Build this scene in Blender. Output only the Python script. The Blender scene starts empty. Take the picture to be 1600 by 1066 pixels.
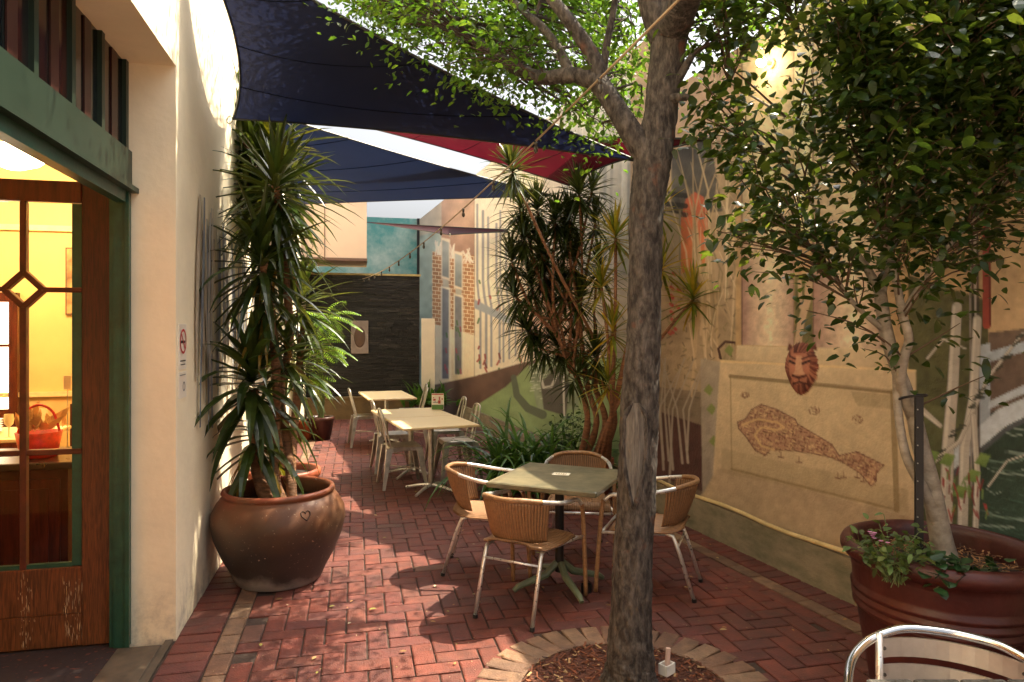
import bpy, math, random
import numpy as np
from math import sin, cos, pi, radians, sqrt, atan2, exp
from mathutils import Vector, Matrix
random.seed(7); rng = np.random.default_rng(7)
S = bpy.context.scene; C = S.collection

# ------------------------------------------------------------------ camera, world, sun, exposure
FPX, EYE, HOR, YAW = 1067.0, 1.70, 520.0, radians(12.8)
cam = bpy.data.cameras.new('camera'); cam.sensor_width = 36; cam.lens = 36*FPX/1600
cam.shift_y = -13/1600; cam.clip_end = 500; cam.clip_start = .05
camo = bpy.data.objects.new('camera', cam); C.objects.link(camo)
camo.location = (0, 0, EYE); camo.rotation_euler = (pi/2, 0, -YAW); S.camera = camo
SUN_EL, SUN_AZ = radians(60), radians(72)            # azimuth clockwise from +Y
w = bpy.data.worlds.new('World'); S.world = w; w.use_nodes = True
nt = w.node_tree; bg = nt.nodes['Background']
sky = nt.nodes.new('ShaderNodeTexSky'); sky.sky_type = 'NISHITA'; sky.sun_disc = False
sky.sun_elevation = SUN_EL; sky.sun_rotation = SUN_AZ; sky.air_density = 1.0; sky.dust_density = 10.0; sky.ozone_density = 0
hs = nt.nodes.new('ShaderNodeHueSaturation'); hs.inputs['Saturation'].default_value = .35; hs.inputs['Value'].default_value = 1.2
nt.links.new(sky.outputs[0], hs.inputs['Color']); nt.links.new(hs.outputs[0], bg.inputs[0]); bg.inputs[1].default_value = .10
sl = bpy.data.lights.new('sun', 'SUN'); sl.energy = 4.4; sl.angle = radians(.5); sl.color = (1, .86, .64)
so = bpy.data.objects.new('sun', sl); C.objects.link(so)
sd = Vector((sin(SUN_AZ)*cos(SUN_EL), cos(SUN_AZ)*cos(SUN_EL), sin(SUN_EL)))
so.rotation_euler = sd.to_track_quat('Z', 'Y').to_euler()
S.view_settings.view_transform = 'Standard'; S.view_settings.look = 'None'
S.view_settings.exposure = 1.5; S.view_settings.gamma = 1
S.render.engine = 'CYCLES'
S.cycles.max_bounces = 8; S.cycles.transparent_max_bounces = 12; S.cycles.use_denoising = True

# ------------------------------------------------------------------ helpers
def at(u, v, d):                                    # photo point at depth d -> world
    s = (u-800)/FPX*d
    return Vector((s*cos(YAW)+d*sin(YAW), -s*sin(YAW)+d*cos(YAW), EYE+(HOR-v)/FPX*d))
def gr(u, v, z=0.): return at(u, v, (EYE-z)*FPX/(v-HOR))
def lin(h):
    h = h.lstrip('#'); r = [int(h[i:i+2], 16)/255 for i in (0, 2, 4)]
    return tuple(c/12.92 if c <= .04045 else ((c+.055)/1.055)**2.4 for c in r)

MATS = {}
def mat(name, col, rough=.6, metal=0., var=.18, scale=6., bump=0., bscale=60., col2=None, spec=.5, attr=False, emit=0, alpha=1, stretch=None, coat=0, detail=5., thr=None):
    if name in MATS: return MATS[name]
    m = bpy.data.materials.new(name); m.use_nodes = True; n = m.node_tree.nodes; L = m.node_tree.links
    p = n['Principled BSDF']; p.inputs['Roughness'].default_value = rough; p.inputs['Metallic'].default_value = metal
    p.inputs['Specular IOR Level'].default_value = spec
    if coat: p.inputs['Coat Weight'].default_value = coat; p.inputs['Coat Roughness'].default_value = .15
    tc = n.new('ShaderNodeTexCoord'); vec = tc.outputs['Object']
    if stretch:
        mp = n.new('ShaderNodeMapping'); mp.inputs['Scale'].default_value = stretch; L.new(vec, mp.inputs[0]); vec = mp.outputs[0]
    nz = n.new('ShaderNodeTexNoise'); nz.inputs['Scale'].default_value = scale; nz.inputs['Detail'].default_value = detail; nz.inputs['Roughness'].default_value = .65
    L.new(vec, nz.inputs['Vector'])
    rp = n.new('ShaderNodeValToRGB'); a, b = (.32, .68) if thr is None else thr
    rp.color_ramp.elements[0].position = a; rp.color_ramp.elements[1].position = b
    L.new(nz.outputs[0], rp.inputs[0])
    if attr:
        at_ = n.new('ShaderNodeAttribute'); at_.attribute_name = 'Col'
        rp.color_ramp.elements[0].color = (1-var,)*3+(1,); rp.color_ramp.elements[1].color = (1+var*.3,)*3+(1,)
        mx = n.new('ShaderNodeMix'); mx.data_type = 'RGBA'; mx.blend_type = 'MULTIPLY'; mx.inputs[0].default_value = 1
        L.new(at_.outputs['Color'], mx.inputs[6]); L.new(rp.outputs[0], mx.inputs[7]); L.new(mx.outputs[2], p.inputs['Base Color'])
    else:
        c2 = col2 or tuple(min(1, c*(1+var)) for c in col); c1 = col if col2 else tuple(c*(1-var) for c in col)
        rp.color_ramp.elements[0].color = tuple(c1)+(1,); rp.color_ramp.elements[1].color = tuple(c2)+(1,)
        L.new(rp.outputs[0], p.inputs['Base Color'])
    mr = n.new('ShaderNodeMapRange'); mr.inputs[3].default_value = max(.04, rough-.12); mr.inputs[4].default_value = min(1, rough+.12)
    L.new(nz.outputs[0], mr.inputs[0]); L.new(mr.outputs[0], p.inputs['Roughness'])
    if bump:
        nb = n.new('ShaderNodeTexNoise'); nb.inputs['Scale'].default_value = bscale; nb.inputs['Detail'].default_value = 6; L.new(vec, nb.inputs['Vector'])
        bp = n.new('ShaderNodeBump'); bp.inputs['Strength'].default_value = bump; bp.inputs['Distance'].default_value = .02
        L.new(nb.outputs[0], bp.inputs['Height']); L.new(bp.outputs[0], p.inputs['Normal'])
    if emit:
        p.inputs['Emission Color'].default_value = tuple(col)+(1,); p.inputs['Emission Strength'].default_value = emit
    MATS[name] = m; return m
def leafmat(name, col, tcol, rough=.35, tw=.45, var=.35, scale=9, attr=False):
    if name in MATS: return MATS[name]
    m = bpy.data.materials.new(name); m.use_nodes = True; n = m.node_tree.nodes; L = m.node_tree.links
    p = n['Principled BSDF']; p.inputs['Roughness'].default_value = rough
    tr = n.new('ShaderNodeBsdfTranslucent'); mx = n.new('ShaderNodeMixShader'); mx.inputs[0].default_value = tw
    tc = n.new('ShaderNodeTexCoord'); nz = n.new('ShaderNodeTexNoise'); nz.inputs['Scale'].default_value = scale
    L.new(tc.outputs['Object'], nz.inputs['Vector'])
    def ramp(c):
        rp = n.new('ShaderNodeValToRGB'); rp.color_ramp.elements[0].position = .3; rp.color_ramp.elements[1].position = .7
        rp.color_ramp.elements[0].color = tuple(x*(1-var) for x in c)+(1,); rp.color_ramp.elements[1].color = (c[0]*(1+var*1.5), c[1]*(1+var), c[2]*(1+var*.5), 1)
        L.new(nz.outputs[0], rp.inputs[0]); return rp.outputs[0]
    if attr:
        a = n.new('ShaderNodeAttribute'); a.attribute_name = 'Col'
        for c, dst in ((col, p.inputs['Base Color']), (tcol, tr.inputs[0])):
            q = n.new('ShaderNodeMix'); q.data_type = 'RGBA'; q.blend_type = 'MULTIPLY'; q.inputs[0].default_value = 1
            L.new(ramp(c), q.inputs[6]); L.new(a.outputs['Color'], q.inputs[7]); L.new(q.outputs[2], dst)
    else:
        L.new(ramp(col), p.inputs['Base Color']); L.new(ramp(tcol), tr.inputs[0])
    L.new(p.outputs[0], mx.inputs[1]); L.new(tr.outputs[0], mx.inputs[2]); L.new(mx.outputs[0], n['Material Output'].inputs[0])
    MATS[name] = m; return m
def glassmat(name, tint=(1, 1, 1), refl=.12):
    if name in MATS: return MATS[name]
    m = bpy.data.materials.new(name); m.use_nodes = True; n = m.node_tree.nodes; L = m.node_tree.links
    n.remove(n['Principled BSDF']); t = n.new('ShaderNodeBsdfTransparent'); t.inputs[0].default_value = tint+(1,)
    g = n.new('ShaderNodeBsdfGlossy'); g.inputs['Roughness'].default_value = .02
    f = n.new('ShaderNodeFresnel'); f.inputs[0].default_value = 1.22
    mx = n.new('ShaderNodeMixShader'); L.new(f.outputs[0], mx.inputs[0]); L.new(t.outputs[0], mx.inputs[1]); L.new(g.outputs[0], mx.inputs[2])
    L.new(mx.outputs[0], n['Material Output'].inputs[0]); MATS[name] = m; return m

class MB:
    def __init__(s): s.v = []; s.f = []; s.mi = []; s.c = []; s.cur = 0; s.col = None
    def add(s, vs, fs):
        o = len(s.v); s.v.extend(vs); s.f.extend([tuple(i+o for i in f) for f in fs]); s.mi.extend([s.cur]*len(fs))
        if s.col is not None: s.c.extend([s.col]*len(vs))
        return s
    def box(s, c, d, rz=0, M=None, bev=0.):
        x, y, z = (q/2 for q in d); vs = []
        if bev <= 0:
            P = [(-x, -y, -z), (x, -y, -z), (x, y, -z), (-x, y, -z), (-x, -y, z), (x, -y, z), (x, y, z), (-x, y, z)]
            F = [(0, 3, 2, 1), (4, 5, 6, 7), (0, 1, 5, 4), (1, 2, 6, 5), (2, 3, 7, 6), (3, 0, 4, 7)]
        else:
            b = min(bev, x*.9, y*.9, z*.9); P = []; 
            for zz, q in ((-z, b), (-z+b, 0), (z-b, 0), (z, b)):
                X, Y = x-q, y-q; r = b
                P += [(-X+r, -Y, zz), (X-r, -Y, zz), (X, -Y+r, zz), (X, Y-r, zz), (X-r, Y, zz), (-X+r, Y, zz), (-X, Y-r, zz), (-X, -Y+r, zz)]
            F = [tuple(range(7, -1, -1)), tuple(range(24, 32))]
            for k in range(3):
                for i in range(8): j = (i+1) % 8; F.append((k*8+i, k*8+j, k*8+8+j, k*8+8+i))
        R = M if M is not None else Matrix.Translation(c) @ Matrix.Rotation(rz, 4, 'Z')
        return s.add([tuple(R @ Vector(p)) for p in P], F)
    def bx(s, x0, x1, y0, y1, z0, z1, bev=0.): return s.box(((x0+x1)/2, (y0+y1)/2, (z0+z1)/2), (abs(x1-x0), abs(y1-y0), abs(z1-z0)), bev=bev)
    def tube(s, pts, r, n=8, cap=True, wob=0.):
        pts = [Vector(p) for p in pts]; N = len(pts)
        if not hasattr(r, '__len__'): r = [r]*N
        vs = []; T = []
        for i in range(N):
            t = (pts[min(i+1, N-1)]-pts[max(i-1, 0)]); T.append(t.normalized() if t.length > 1e-9 else Vector((0, 0, 1)))
        up = Vector((0, 0, 1)) if abs(T[0].z) < .9 else Vector((1, 0, 0))
        a = T[0].cross(up).normalized()
        for i in range(N):
            a = (a-T[i]*a.dot(T[i])).normalized(); b = T[i].cross(a)
            for k in range(n):
                q = 2*pi*k/n; rr = r[i]*(1+random.uniform(-wob, wob) if wob else 1)
                vs.append(tuple(pts[i]+(a*cos(q)+b*sin(q))*rr))
        fs = [(i*n+k, i*n+(k+1) % n, (i+1)*n+(k+1) % n, (i+1)*n+k) for i in range(N-1) for k in range(n)]
        if cap: fs += [tuple(range(n-1, -1, -1)), tuple((N-1)*n+k for k in range(n))]
        return s.add(vs, fs)
    def lathe(s, prof, c=(0, 0, 0), n=32, cap=False):
        vs = [(c[0]+r*cos(2*pi*k/n), c[1]+r*sin(2*pi*k/n), c[2]+z) for r, z in prof for k in range(n)]
        fs = [(i*n+k, i*n+(k+1) % n, (i+1)*n+(k+1) % n, (i+1)*n+k) for i in range(len(prof)-1) for k in range(n)]
        if cap: fs += [tuple(range(n-1, -1, -1)), tuple((len(prof)-1)*n+k for k in range(n))]
        return s.add(vs, fs)
    def prism(s, poly, vec):                        # planar 3-D polygon extruded by vec
        n = len(poly); vec = Vector(vec); P = [tuple(p) for p in poly]+[tuple(Vector(p)+vec) for p in poly]
        return s.add(P, [tuple(range(n-1, -1, -1)), tuple(range(n, 2*n))]+[(i, (i+1) % n, n+(i+1) % n, n+i) for i in range(n)])
    def leaf(s, b, d, l, w, up, bend=.2, n=3, fold=.25):        # pointed leaf, n segments, drooping
        d = Vector(d).normalized(); up = Vector(up); side = d.cross(up)
        if side.length < 1e-4: side = d.orthogonal()
        side.normalize(); up = side.cross(d).normalized()
        p = Vector(b); vs = [tuple(p)]; fs = []; st = l/n; dd = d.copy()
        for i in range(1, n):
            dd = (dd-Vector((0, 0, 1))*bend/n).normalized(); p = p+dd*st; t = i/n
            ww = w*.5*min(1, 1.25*sin(pi*min(1, t*.92+.1)))
            u2 = side.cross(dd).normalized()
            vs += [tuple(p-side*ww+u2*ww*fold), tuple(p+side*ww+u2*ww*fold)]
        dd = (dd-Vector((0, 0, 1))*bend/n).normalized(); p = p+dd*st; vs.append(tuple(p))
        fs.append((0, 2, 1))
        for i in range(n-2): a = 1+2*i; fs.append((a, a+1, a+3, a+2))
        a = 1+2*(n-2); fs.append((a, a+1, a+2)); return s.add(vs, fs)
    def blade(s, b, d, l, w, bend, n=6, base=.5, twist=0., tipdroop=1.4):   # strap leaf, channelled: 3 verts across
        d = Vector(d).normalized(); p = Vector(b); side = d.cross(Vector((0, 0, 1)))
        if side.length < 1e-3: side = Vector((cos(l*50), sin(l*50), 0))
        side.normalize(); vs = []; dd = d.copy()
        for i in range(n+1):
            t = i/n; ww = w*.5*(base+(1-base)*min(1, t*3.2))*(1-t**3.0) if i < n else .0008
            up = side.cross(dd).normalized()
            vs += [tuple(p-side*ww+up*ww*.35), tuple(p), tuple(p+side*ww+up*ww*.35)]
            dd = (dd-Vector((0, 0, 1))*bend*(t**tipdroop+.15)/n*2).normalized(); p = p+dd*l/n
        fs = []
        for i in range(n): a = 3*i; fs += [(a, a+1, a+4, a+3), (a+1, a+2, a+5, a+4)]
        return s.add(vs, fs)
    def build(s, name, mats, parent=None, smooth=False, world=False, solid=0.):
        me = bpy.data.meshes.new(name); v = s.v
        if world and parent is not None:
            o = Vector((0, 0, 0)); q = parent
            while q: o = o+Vector(q.location); q = q.parent
            v = [(p[0]-o[0], p[1]-o[1], p[2]-o[2]) for p in v]
        me.from_pydata(v, [], s.f)
        mats = mats if isinstance(mats, (list, tuple)) else [mats]
        for m in mats: me.materials.append(m)
        if len(mats) > 1: me.polygons.foreach_set('material_index', s.mi)
        if smooth: me.polygons.foreach_set('use_smooth', [True]*len(me.polygons))
        if s.c:
            a = me.color_attributes.new('Col', 'FLOAT_COLOR', 'POINT')
            a.data.foreach_set('color', np.array([tuple(c)+(1,) for c in s.c], dtype=np.float32).ravel())
        me.update(); ob = bpy.data.objects.new(name, me); C.objects.link(ob)
        if parent is not None: ob.parent = parent
        if solid:
            sm = ob.modifiers.new('solid', 'SOLIDIFY'); sm.thickness = solid; sm.offset = 0
        return ob
def thing(name, label, cat, loc=(0, 0, 0), rz=0., group=None):
    o = bpy.data.objects.new(name, None); C.objects.link(o); o.location = loc; o.rotation_euler = (0, 0, rz)
    o.empty_display_size = .1
    return tag(o, label, cat, group)
def tag(o, label, cat, group=None):
    o['label'] = label; o['category'] = cat
    if group: o['group'] = group
    return o
def kind(o, k): o['kind'] = k; return o
def dup(o, loc, rz, label, parent=None):
    r = o.copy(); C.objects.link(r); r.location = loc; r.rotation_euler = (0, 0, rz); r['label'] = label
    def rec(src, dst):
        for ch in list(src.children):
            c = ch.copy(); C.objects.link(c); c.parent = dst; rec(ch, c)
    rec(o, r); return r
def smoothpath(pts, n=6):                             # Catmull-Rom
    P = [Vector(p) for p in pts]; out = []
    for i in range(len(P)-1):
        a, b, c, d = P[max(i-1, 0)], P[i], P[i+1], P[min(i+2, len(P)-1)]
        for k in range(n):
            t = k/n; out.append(.5*((2*b)+(c-a)*t+(2*a-5*b+4*c-d)*t*t+(3*b-a-3*c+d)*t**3))
    out.append(P[-1]); return out
def lerpr(r, n):
    out = []
    for i in range(len(r)-1):
        for k in range(n): out.append(r[i]+(r[i+1]-r[i])*k/n)
    return out+[r[-1]]
def inpoly(px, py, poly):
    px = np.asarray(px); py = np.asarray(py); r = np.zeros(px.shape, bool); n = len(poly); j = n-1
    for i in range(n):
        xi, yi = poly[i]; xj, yj = poly[j]
        c = ((yi > py) != (yj > py)) & (px < (xj-xi)*(py-yi)/((yj-yi) if yj != yi else 1e-9)+xi); r ^= c; j = i
    return r

# ------------------------------------------------------------------ materials
def doorwood(name, top, mid, low):
    m = mat(name, mid, .42, scale=5, stretch=(9, 9, .9), bump=.06, bscale=60, var=.3)
    n = m.node_tree.nodes; L = m.node_tree.links; p = n['Principled BSDF']
    tc = n.new('ShaderNodeTexCoord'); sx = n.new('ShaderNodeSeparateXYZ'); L.new(tc.outputs['Object'], sx.inputs[0])
    mp = n.new('ShaderNodeMapping'); mp.inputs['Scale'].default_value = (26, 26, 1.7); L.new(tc.outputs['Object'], mp.inputs[0])
    wv = n.new('ShaderNodeTexNoise'); wv.inputs['Scale'].default_value = 4; wv.inputs['Detail'].default_value = 8; wv.inputs['Distortion'].default_value = 1.2; L.new(mp.outputs[0], wv.inputs[0])
    ad = n.new('ShaderNodeMath'); ad.operation = 'MULTIPLY_ADD'; ad.inputs[1].default_value = .5; L.new(wv.outputs[0], ad.inputs[0]); L.new(sx.outputs[2], ad.inputs[2])
    dv = n.new('ShaderNodeMath'); dv.operation = 'DIVIDE'; dv.inputs[1].default_value = 3.; L.new(ad.outputs[0], dv.inputs[0])
    rp = n.new('ShaderNodeValToRGB'); e = rp.color_ramp.elements; e[0].position = .08; e[0].color = low+(1,); e[1].position = .72; e[1].color = top+(1,); q = e.new(.25); q.color = mid+(1,); q = e.new(.5); q.color = tuple(.5*(a+b) for a, b in zip(mid, top))+(1,)
    L.new(dv.outputs[0], rp.inputs[0])
    r2 = n.new('ShaderNodeValToRGB'); r2.color_ramp.elements[0].position = .38; r2.color_ramp.elements[0].color = (.45, .4, .35, 1); r2.color_ramp.elements[1].position = .62; r2.color_ramp.elements[1].color = (1.15, 1.15, 1.15, 1); L.new(wv.outputs[0], r2.inputs[0])
    mx = n.new('ShaderNodeMix'); mx.data_type = 'RGBA'; mx.blend_type = 'MULTIPLY'; mx.inputs[0].default_value = 1; L.new(rp.outputs[0], mx.inputs[6]); L.new(r2.outputs[0], mx.inputs[7]); L.new(mx.outputs[2], p.inputs['Base Color']); return m
CREAM = mat('cream_render', lin('#f5e6c6'), .85, var=.07, scale=2.2, bump=.10, bscale=22, detail=9)
GREEN = mat('green_paint', (.012, .06, .036), .38, var=.3, scale=9, bump=.05)
GREENL = mat('grey_green_paint', (.012, .025, .014), .42, var=.12, scale=3)
def overlay(m, scale, lo, hi, colr, zfade=None, stretch=(1, 1, 1)):      # stains and worn dirt over a finish
    n = m.node_tree.nodes; L = m.node_tree.links; p = n['Principled BSDF']; src = p.inputs['Base Color'].links[0].from_socket
    tc = n.new('ShaderNodeTexCoord'); mp = n.new('ShaderNodeMapping'); mp.inputs['Scale'].default_value = stretch; L.new(tc.outputs['Object'], mp.inputs[0])
    nz = n.new('ShaderNodeTexNoise'); nz.inputs['Scale'].default_value = scale; nz.inputs['Detail'].default_value = 9; nz.inputs['Roughness'].default_value = .7; L.new(mp.outputs[0], nz.inputs[0])
    rp = n.new('ShaderNodeValToRGB'); rp.color_ramp.elements[0].position = lo; rp.color_ramp.elements[1].position = hi; L.new(nz.outputs[0], rp.inputs[0]); f = rp.outputs[0]
    if zfade:
        sx = n.new('ShaderNodeSeparateXYZ'); L.new(tc.outputs['Object'], sx.inputs[0]); mr = n.new('ShaderNodeMapRange'); mr.inputs[1].default_value = zfade[0]; mr.inputs[2].default_value = zfade[1]; mr.inputs[3].default_value = 1; mr.inputs[4].default_value = 0
        L.new(sx.outputs[2], mr.inputs[0]); mu = n.new('ShaderNodeMath'); mu.operation = 'MULTIPLY'; L.new(f, mu.inputs[0]); L.new(mr.outputs[0], mu.inputs[1]); f = mu.outputs[0]
    mx = n.new('ShaderNodeMix'); mx.data_type = 'RGBA'; L.new(f, mx.inputs[0]); L.new(src, mx.inputs[6]); mx.inputs[7].default_value = colr+(1,); L.new(mx.outputs[2], p.inputs['Base Color'])
overlay(CREAM, 9, .42, .75, (.30, .24, .17), zfade=(0, .45)); overlay(CREAM, 26, .70, .76, (.42, .36, .28))
REDWOOD = mat('red_stained_wood', (.07, .010, .005), .33, var=.5, scale=7, stretch=(6, 6, .7), bump=.05)
DOORWOOD = doorwood('weathered_door_wood', (.05, .006, .004), (.13, .036, .011), (.15, .055, .018))
DARK = mat('dark_recess', (.012, .01, .01), .6)
TERRA = mat('terracotta', (.32, .075, .03), .5, var=.35, scale=5, bump=.1)
ALU = mat('brushed_aluminium', (.80, .79, .77), .30, metal=.72, var=.1, scale=30)
STEEL = mat('galvanised_steel', (.50, .47, .40), .38, metal=.85, var=.28, scale=14)
WICKER = mat('tan_wicker', (.29, .155, .07), .42, var=.35, scale=45, bump=.25, bscale=160)
WICKR = mat('ribbed_cane', (1, 1, 1), .42, attr=True, var=.3, scale=40)
def canecol(q): k = .5+.5*q; k = .22+.78*min(1, k*1.7); return (.33*k, .175*k**1.1, .082*k**1.12)
BLACK = mat('black_plastic', (.012, .012, .013), .4)
WOODLT = mat('pale_table_laminate', lin('#e8cf9e'), .4, var=.1, scale=5, stretch=(1, 14, 1))
SOIL = mat('dark_soil', (.03, .016, .01), .9, var=.5, scale=25, bump=.6, bscale=50)

# ------------------------------------------------------------------ ground and brick paving
g = MB(); g.add([(-60, -40, -.06), (60, -40, -.06), (60, 90, -.06), (-60, 90, -.06)], [(0, 1, 2, 3)])
kind(g.build('ground', mat('ground_sand', (.16, .11, .08), .9, bump=.2)), 'structure')
g = MB(); g.add([(-1.0, .2, -.012), (3.5, .2, -.012), (3.5, 18, -.012), (-1.0, 18, -.012)], [(0, 1, 2, 3)])
kind(g.build('paving_bed', mat('joint_sand', (.05, .03, .022), .95, var=.4, scale=20, bump=.3)), 'structure')
WX0, WSL = 3.469, -.1085                               # right wall line X = WX0 + WSL*Y
def wx(y): return WX0+WSL*y
WT = Vector((WSL, 1, 0)).normalized(); WN = Vector((-1, WSL, 0)).normalized()   # along, into the court
RC = (1.24, 3.02)                                      # tree ring centre
L_, W_ = .23, .115
bk = MB()
REDS = [(.185, .045, .028), (.165, .040, .027), (.195, .050, .032), (.15, .038, .029), (.175, .051, .034), (.145, .041, .032)]
TANS = [(.27, .155, .09), (.24, .135, .08), (.29, .175, .105), (.23, .12, .07)]
def brick(cx, cy, lx, ly, rz, col, dz=0.):
    j = random.uniform(.003, .006); x, y = lx/2-j, ly/2-j; b = .007; k = random.uniform(.85, 1.1)
    bk.col = tuple(c*k for c in col); t1, t2 = random.uniform(-.008, .008), random.uniform(-.008, .008); h = random.uniform(-.0022, .0018)+dz
    c, s = cos(rz), sin(rz); P = []
    for q, z in ((0, -.016), (0, -.004), (b, 0)):
        for sx, sy in ((-1, -1), (1, -1), (1, 1), (-1, 1)):
            px, py = sx*(x-q), sy*(y-q); P.append((cx+px*c-py*s, cy+px*s+py*c, z+h+px*t1+py*t2))
    F = [(8, 9, 10, 11)]
    for a in (0, 4):
        for i in range(4): F.append((a+i, a+(i+1) % 4, a+4+(i+1) % 4, a+4+i))
    bk.add(P, F)
def okb(x, y):
    return (x-RC[0])**2+(y-RC[1])**2 > .69**2 and x > -.62 and x < wx(y)-.40
x0, y0 = -.98, .3
for i in range(-2, 42):
    for j in range(0, 152):
        m = (i-j) % 4
        if m == 0: cx, cy, a, b = x0+(i+1)*W_, y0+(j+.5)*W_, L_, W_
        elif m == 3: cx, cy, a, b = x0+(i+.5)*W_, y0+(j+1)*W_, W_, L_
        else: continue
        if okb(cx, cy): brick(cx, cy, a, b, 0, random.choice(REDS) if random.random() > .006 else (.17, .075, .05))
y = .3
while y < 17.6:
    brick(-.865, y, L_, W_, 0, random.choice(REDS), .002); y += W_
y = .3
while y < 17.6:
    brick(-.69, y, W_, L_, 0, random.choice(TANS), .002); y += L_
t = .3; ang = atan2(WT.y, WT.x)-pi/2
while t < 17.6:
    p = Vector((WX0, 0, 0))+WT*t+WN*.115; brick(p.x, p.y, L_, W_, ang, random.choice(REDS), .002); t += W_
t = .3
while t < 17.6:
    p = Vector((WX0, 0, 0))+WT*t+WN*.29; brick(p.x, p.y, W_, L_, ang, random.choice(TANS), .002)
    p = Vector((WX0, 0, 0))+WT*t+WN*.405; brick(p.x, p.y, W_, L_, ang, random.choice(REDS), .0015); t += L_
n = 38
for k in range(n):
    q = 2*pi*k/n; r = .615; brick(RC[0]+r*cos(q), RC[1]+r*sin(q), L_, 2*pi*r/n*1.02, q, random.choice(TANS), .006)
BRK = mat('brick_pavers', (1, 1, 1), .68, attr=True, var=.5, scale=11, bump=.5, bscale=110, detail=11)
overlay(BRK, 1.3, .48, .78, (.075, .032, .026)); overlay(BRK, 42, .70, .78, (.28, .17, .12)); overlay(BRK, 6, .66, .76, (.05, .045, .028))
kind(bk.build('brick_paving', BRK), 'structure')
bk.col = None
# mulch bed inside the ring
m_ = MB(); m_.lathe([(.02, .012), (.3, .012), (.5, -.004)], (RC[0], RC[1], 0), 40)
kind(m_.build('mulch_bed', mat('mulch', (.09, .028, .014), .95, var=.6, scale=40, bump=.8, bscale=60)), 'structure')
m_ = MB()
for _ in range(1500):
    q = random.uniform(0, 2*pi); r = .5*sqrt(random.random()); l = random.uniform(.01, .045); wd = random.uniform(.003, .012)
    p = Vector((RC[0]+r*cos(q), RC[1]+r*sin(q), .014+random.random()*.012-r*.02)); a = random.uniform(0, pi)
    k = random.random(); m_.col = (.20*k+.04, .06*k+.015, .02*k+.01) if random.random() > .12 else (.42, .27, .13)
    M = Matrix.Translation(p) @ Matrix.Rotation(a, 4, 'Z') @ Matrix.Rotation(random.uniform(-.5, .5), 4, 'Y')
    m_.box((0, 0, 0), (l, wd, .003), M=M)
kind(m_.build('bark_mulch', mat('bark_chips', (1, 1, 1), .85, attr=True, var=.3, scale=60)), 'stuff')
m_ = MB()
for _ in range(1500):
    y = .8+abs(random.gauss(0, 4.2)); 
    x = random.uniform(-.9, wx(y)-.05)
    if y > 13: continue
    l = random.choice([random.uniform(.004, .011)]*9+[random.uniform(.02, .05)]); a = random.uniform(0, 2*pi)
    m_.col = random.choice([(.5, .36, .16), (.42, .22, .08), (.22, .12, .04), (.55, .45, .28), (.35, .33, .08)])
    m_.leaf((x, y, .008+random.random()*.004), (cos(a), sin(a), .05), l, l*.45, (0, 0, 1), bend=.1)
kind(m_.build('leaf_litter', mat('dry_leaf_litter', (1, 1, 1), .8, attr=True, var=.3, scale=80)), 'stuff')

# ------------------------------------------------------------------ restaurant building (left)
LX, DY = -.98, 4.11                                     # court face of the wall, far jamb of the doorway
rb = thing('restaurant_building', 'cream rendered restaurant with open timber door and lit yellow dining room', 'building', (LX, DY, 0))
m_ = MB()
m_.bx(-1.25, LX, DY, 14.05, -.05, 5.6)                  # wall beyond the door
m_.bx(-1.25, LX, -1.5, DY, 3.18, 5.6)                   # lintel
m_.bx(-1.25, LX, -1.5, 1.0, -.05, 3.18)                 # pier near side
wallo = m_.build('wall', CREAM, rb, world=True)
m_ = MB()
for z0, z1, x0, x1 in ((2.49, 2.69, -1.262, -1.20), ):
    m_.bx(x0, x1, 1.0, DY-.002, z0, z1)
m_.bx(-1.262, -1.165, 1.0, DY-.004, 2.462, 2.489)
tb = m_.build('transom_beam', GREENL, rb, world=True)
two = thing('transom_window', '', '', (0, 0, 0)); del two['label']; del two['category']; two.parent = rb; two.location = -Vector(rb.location)
for y in [1.0+.045]+[DY-.36*k-.03 for k in range(0, 9)]:
    tw = MB(); tw.bx(-1.255, -1.215, y-.02, y+.02, 2.691, 3.178); tw.build('mullion', GREENL, two, world=True)
m_ = MB(); m_.bx(-1.243, -1.236, 1.0, DY-.003, 2.692, 3.177)
m_.build('pane', mat('painted_reflection_glass', (.004, .007, .006), .08, var=.6, scale=3, stretch=(1, 5, .15), col2=(.05, .012, .006), thr=(.45, .7)), two, world=True)  # dark glass with red-brown streaks painted in for reflections
for k in range(8):
    m_ = MB(); m_.bx(-1.235, -1.228, DY-.36*k-.23, DY-.36*k-.15, 2.70, 3.17); m_.build('reflection_strip', mat('brown_red_reflection', (.035, .008, .004), .4, var=.4), two, world=True)  # raised strips coloured as the red-brown reflections in the panes
m_ = MB()
m_.bx(-1.275, -1.205, DY-.06, DY-.002, 0, 2.46); m_.bx(-1.30, -1.276, DY-.045, DY-.003, 0, 2.46); m_.bx(-1.215, -1.195, DY-.075, DY-.061, 0, 2.46)
m_.bx(-1.262, -1.205, 1.0, DY-.062, 2.40, 2.4615)
m_.build('door_frame', GREEN, rb, world=True)
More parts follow.
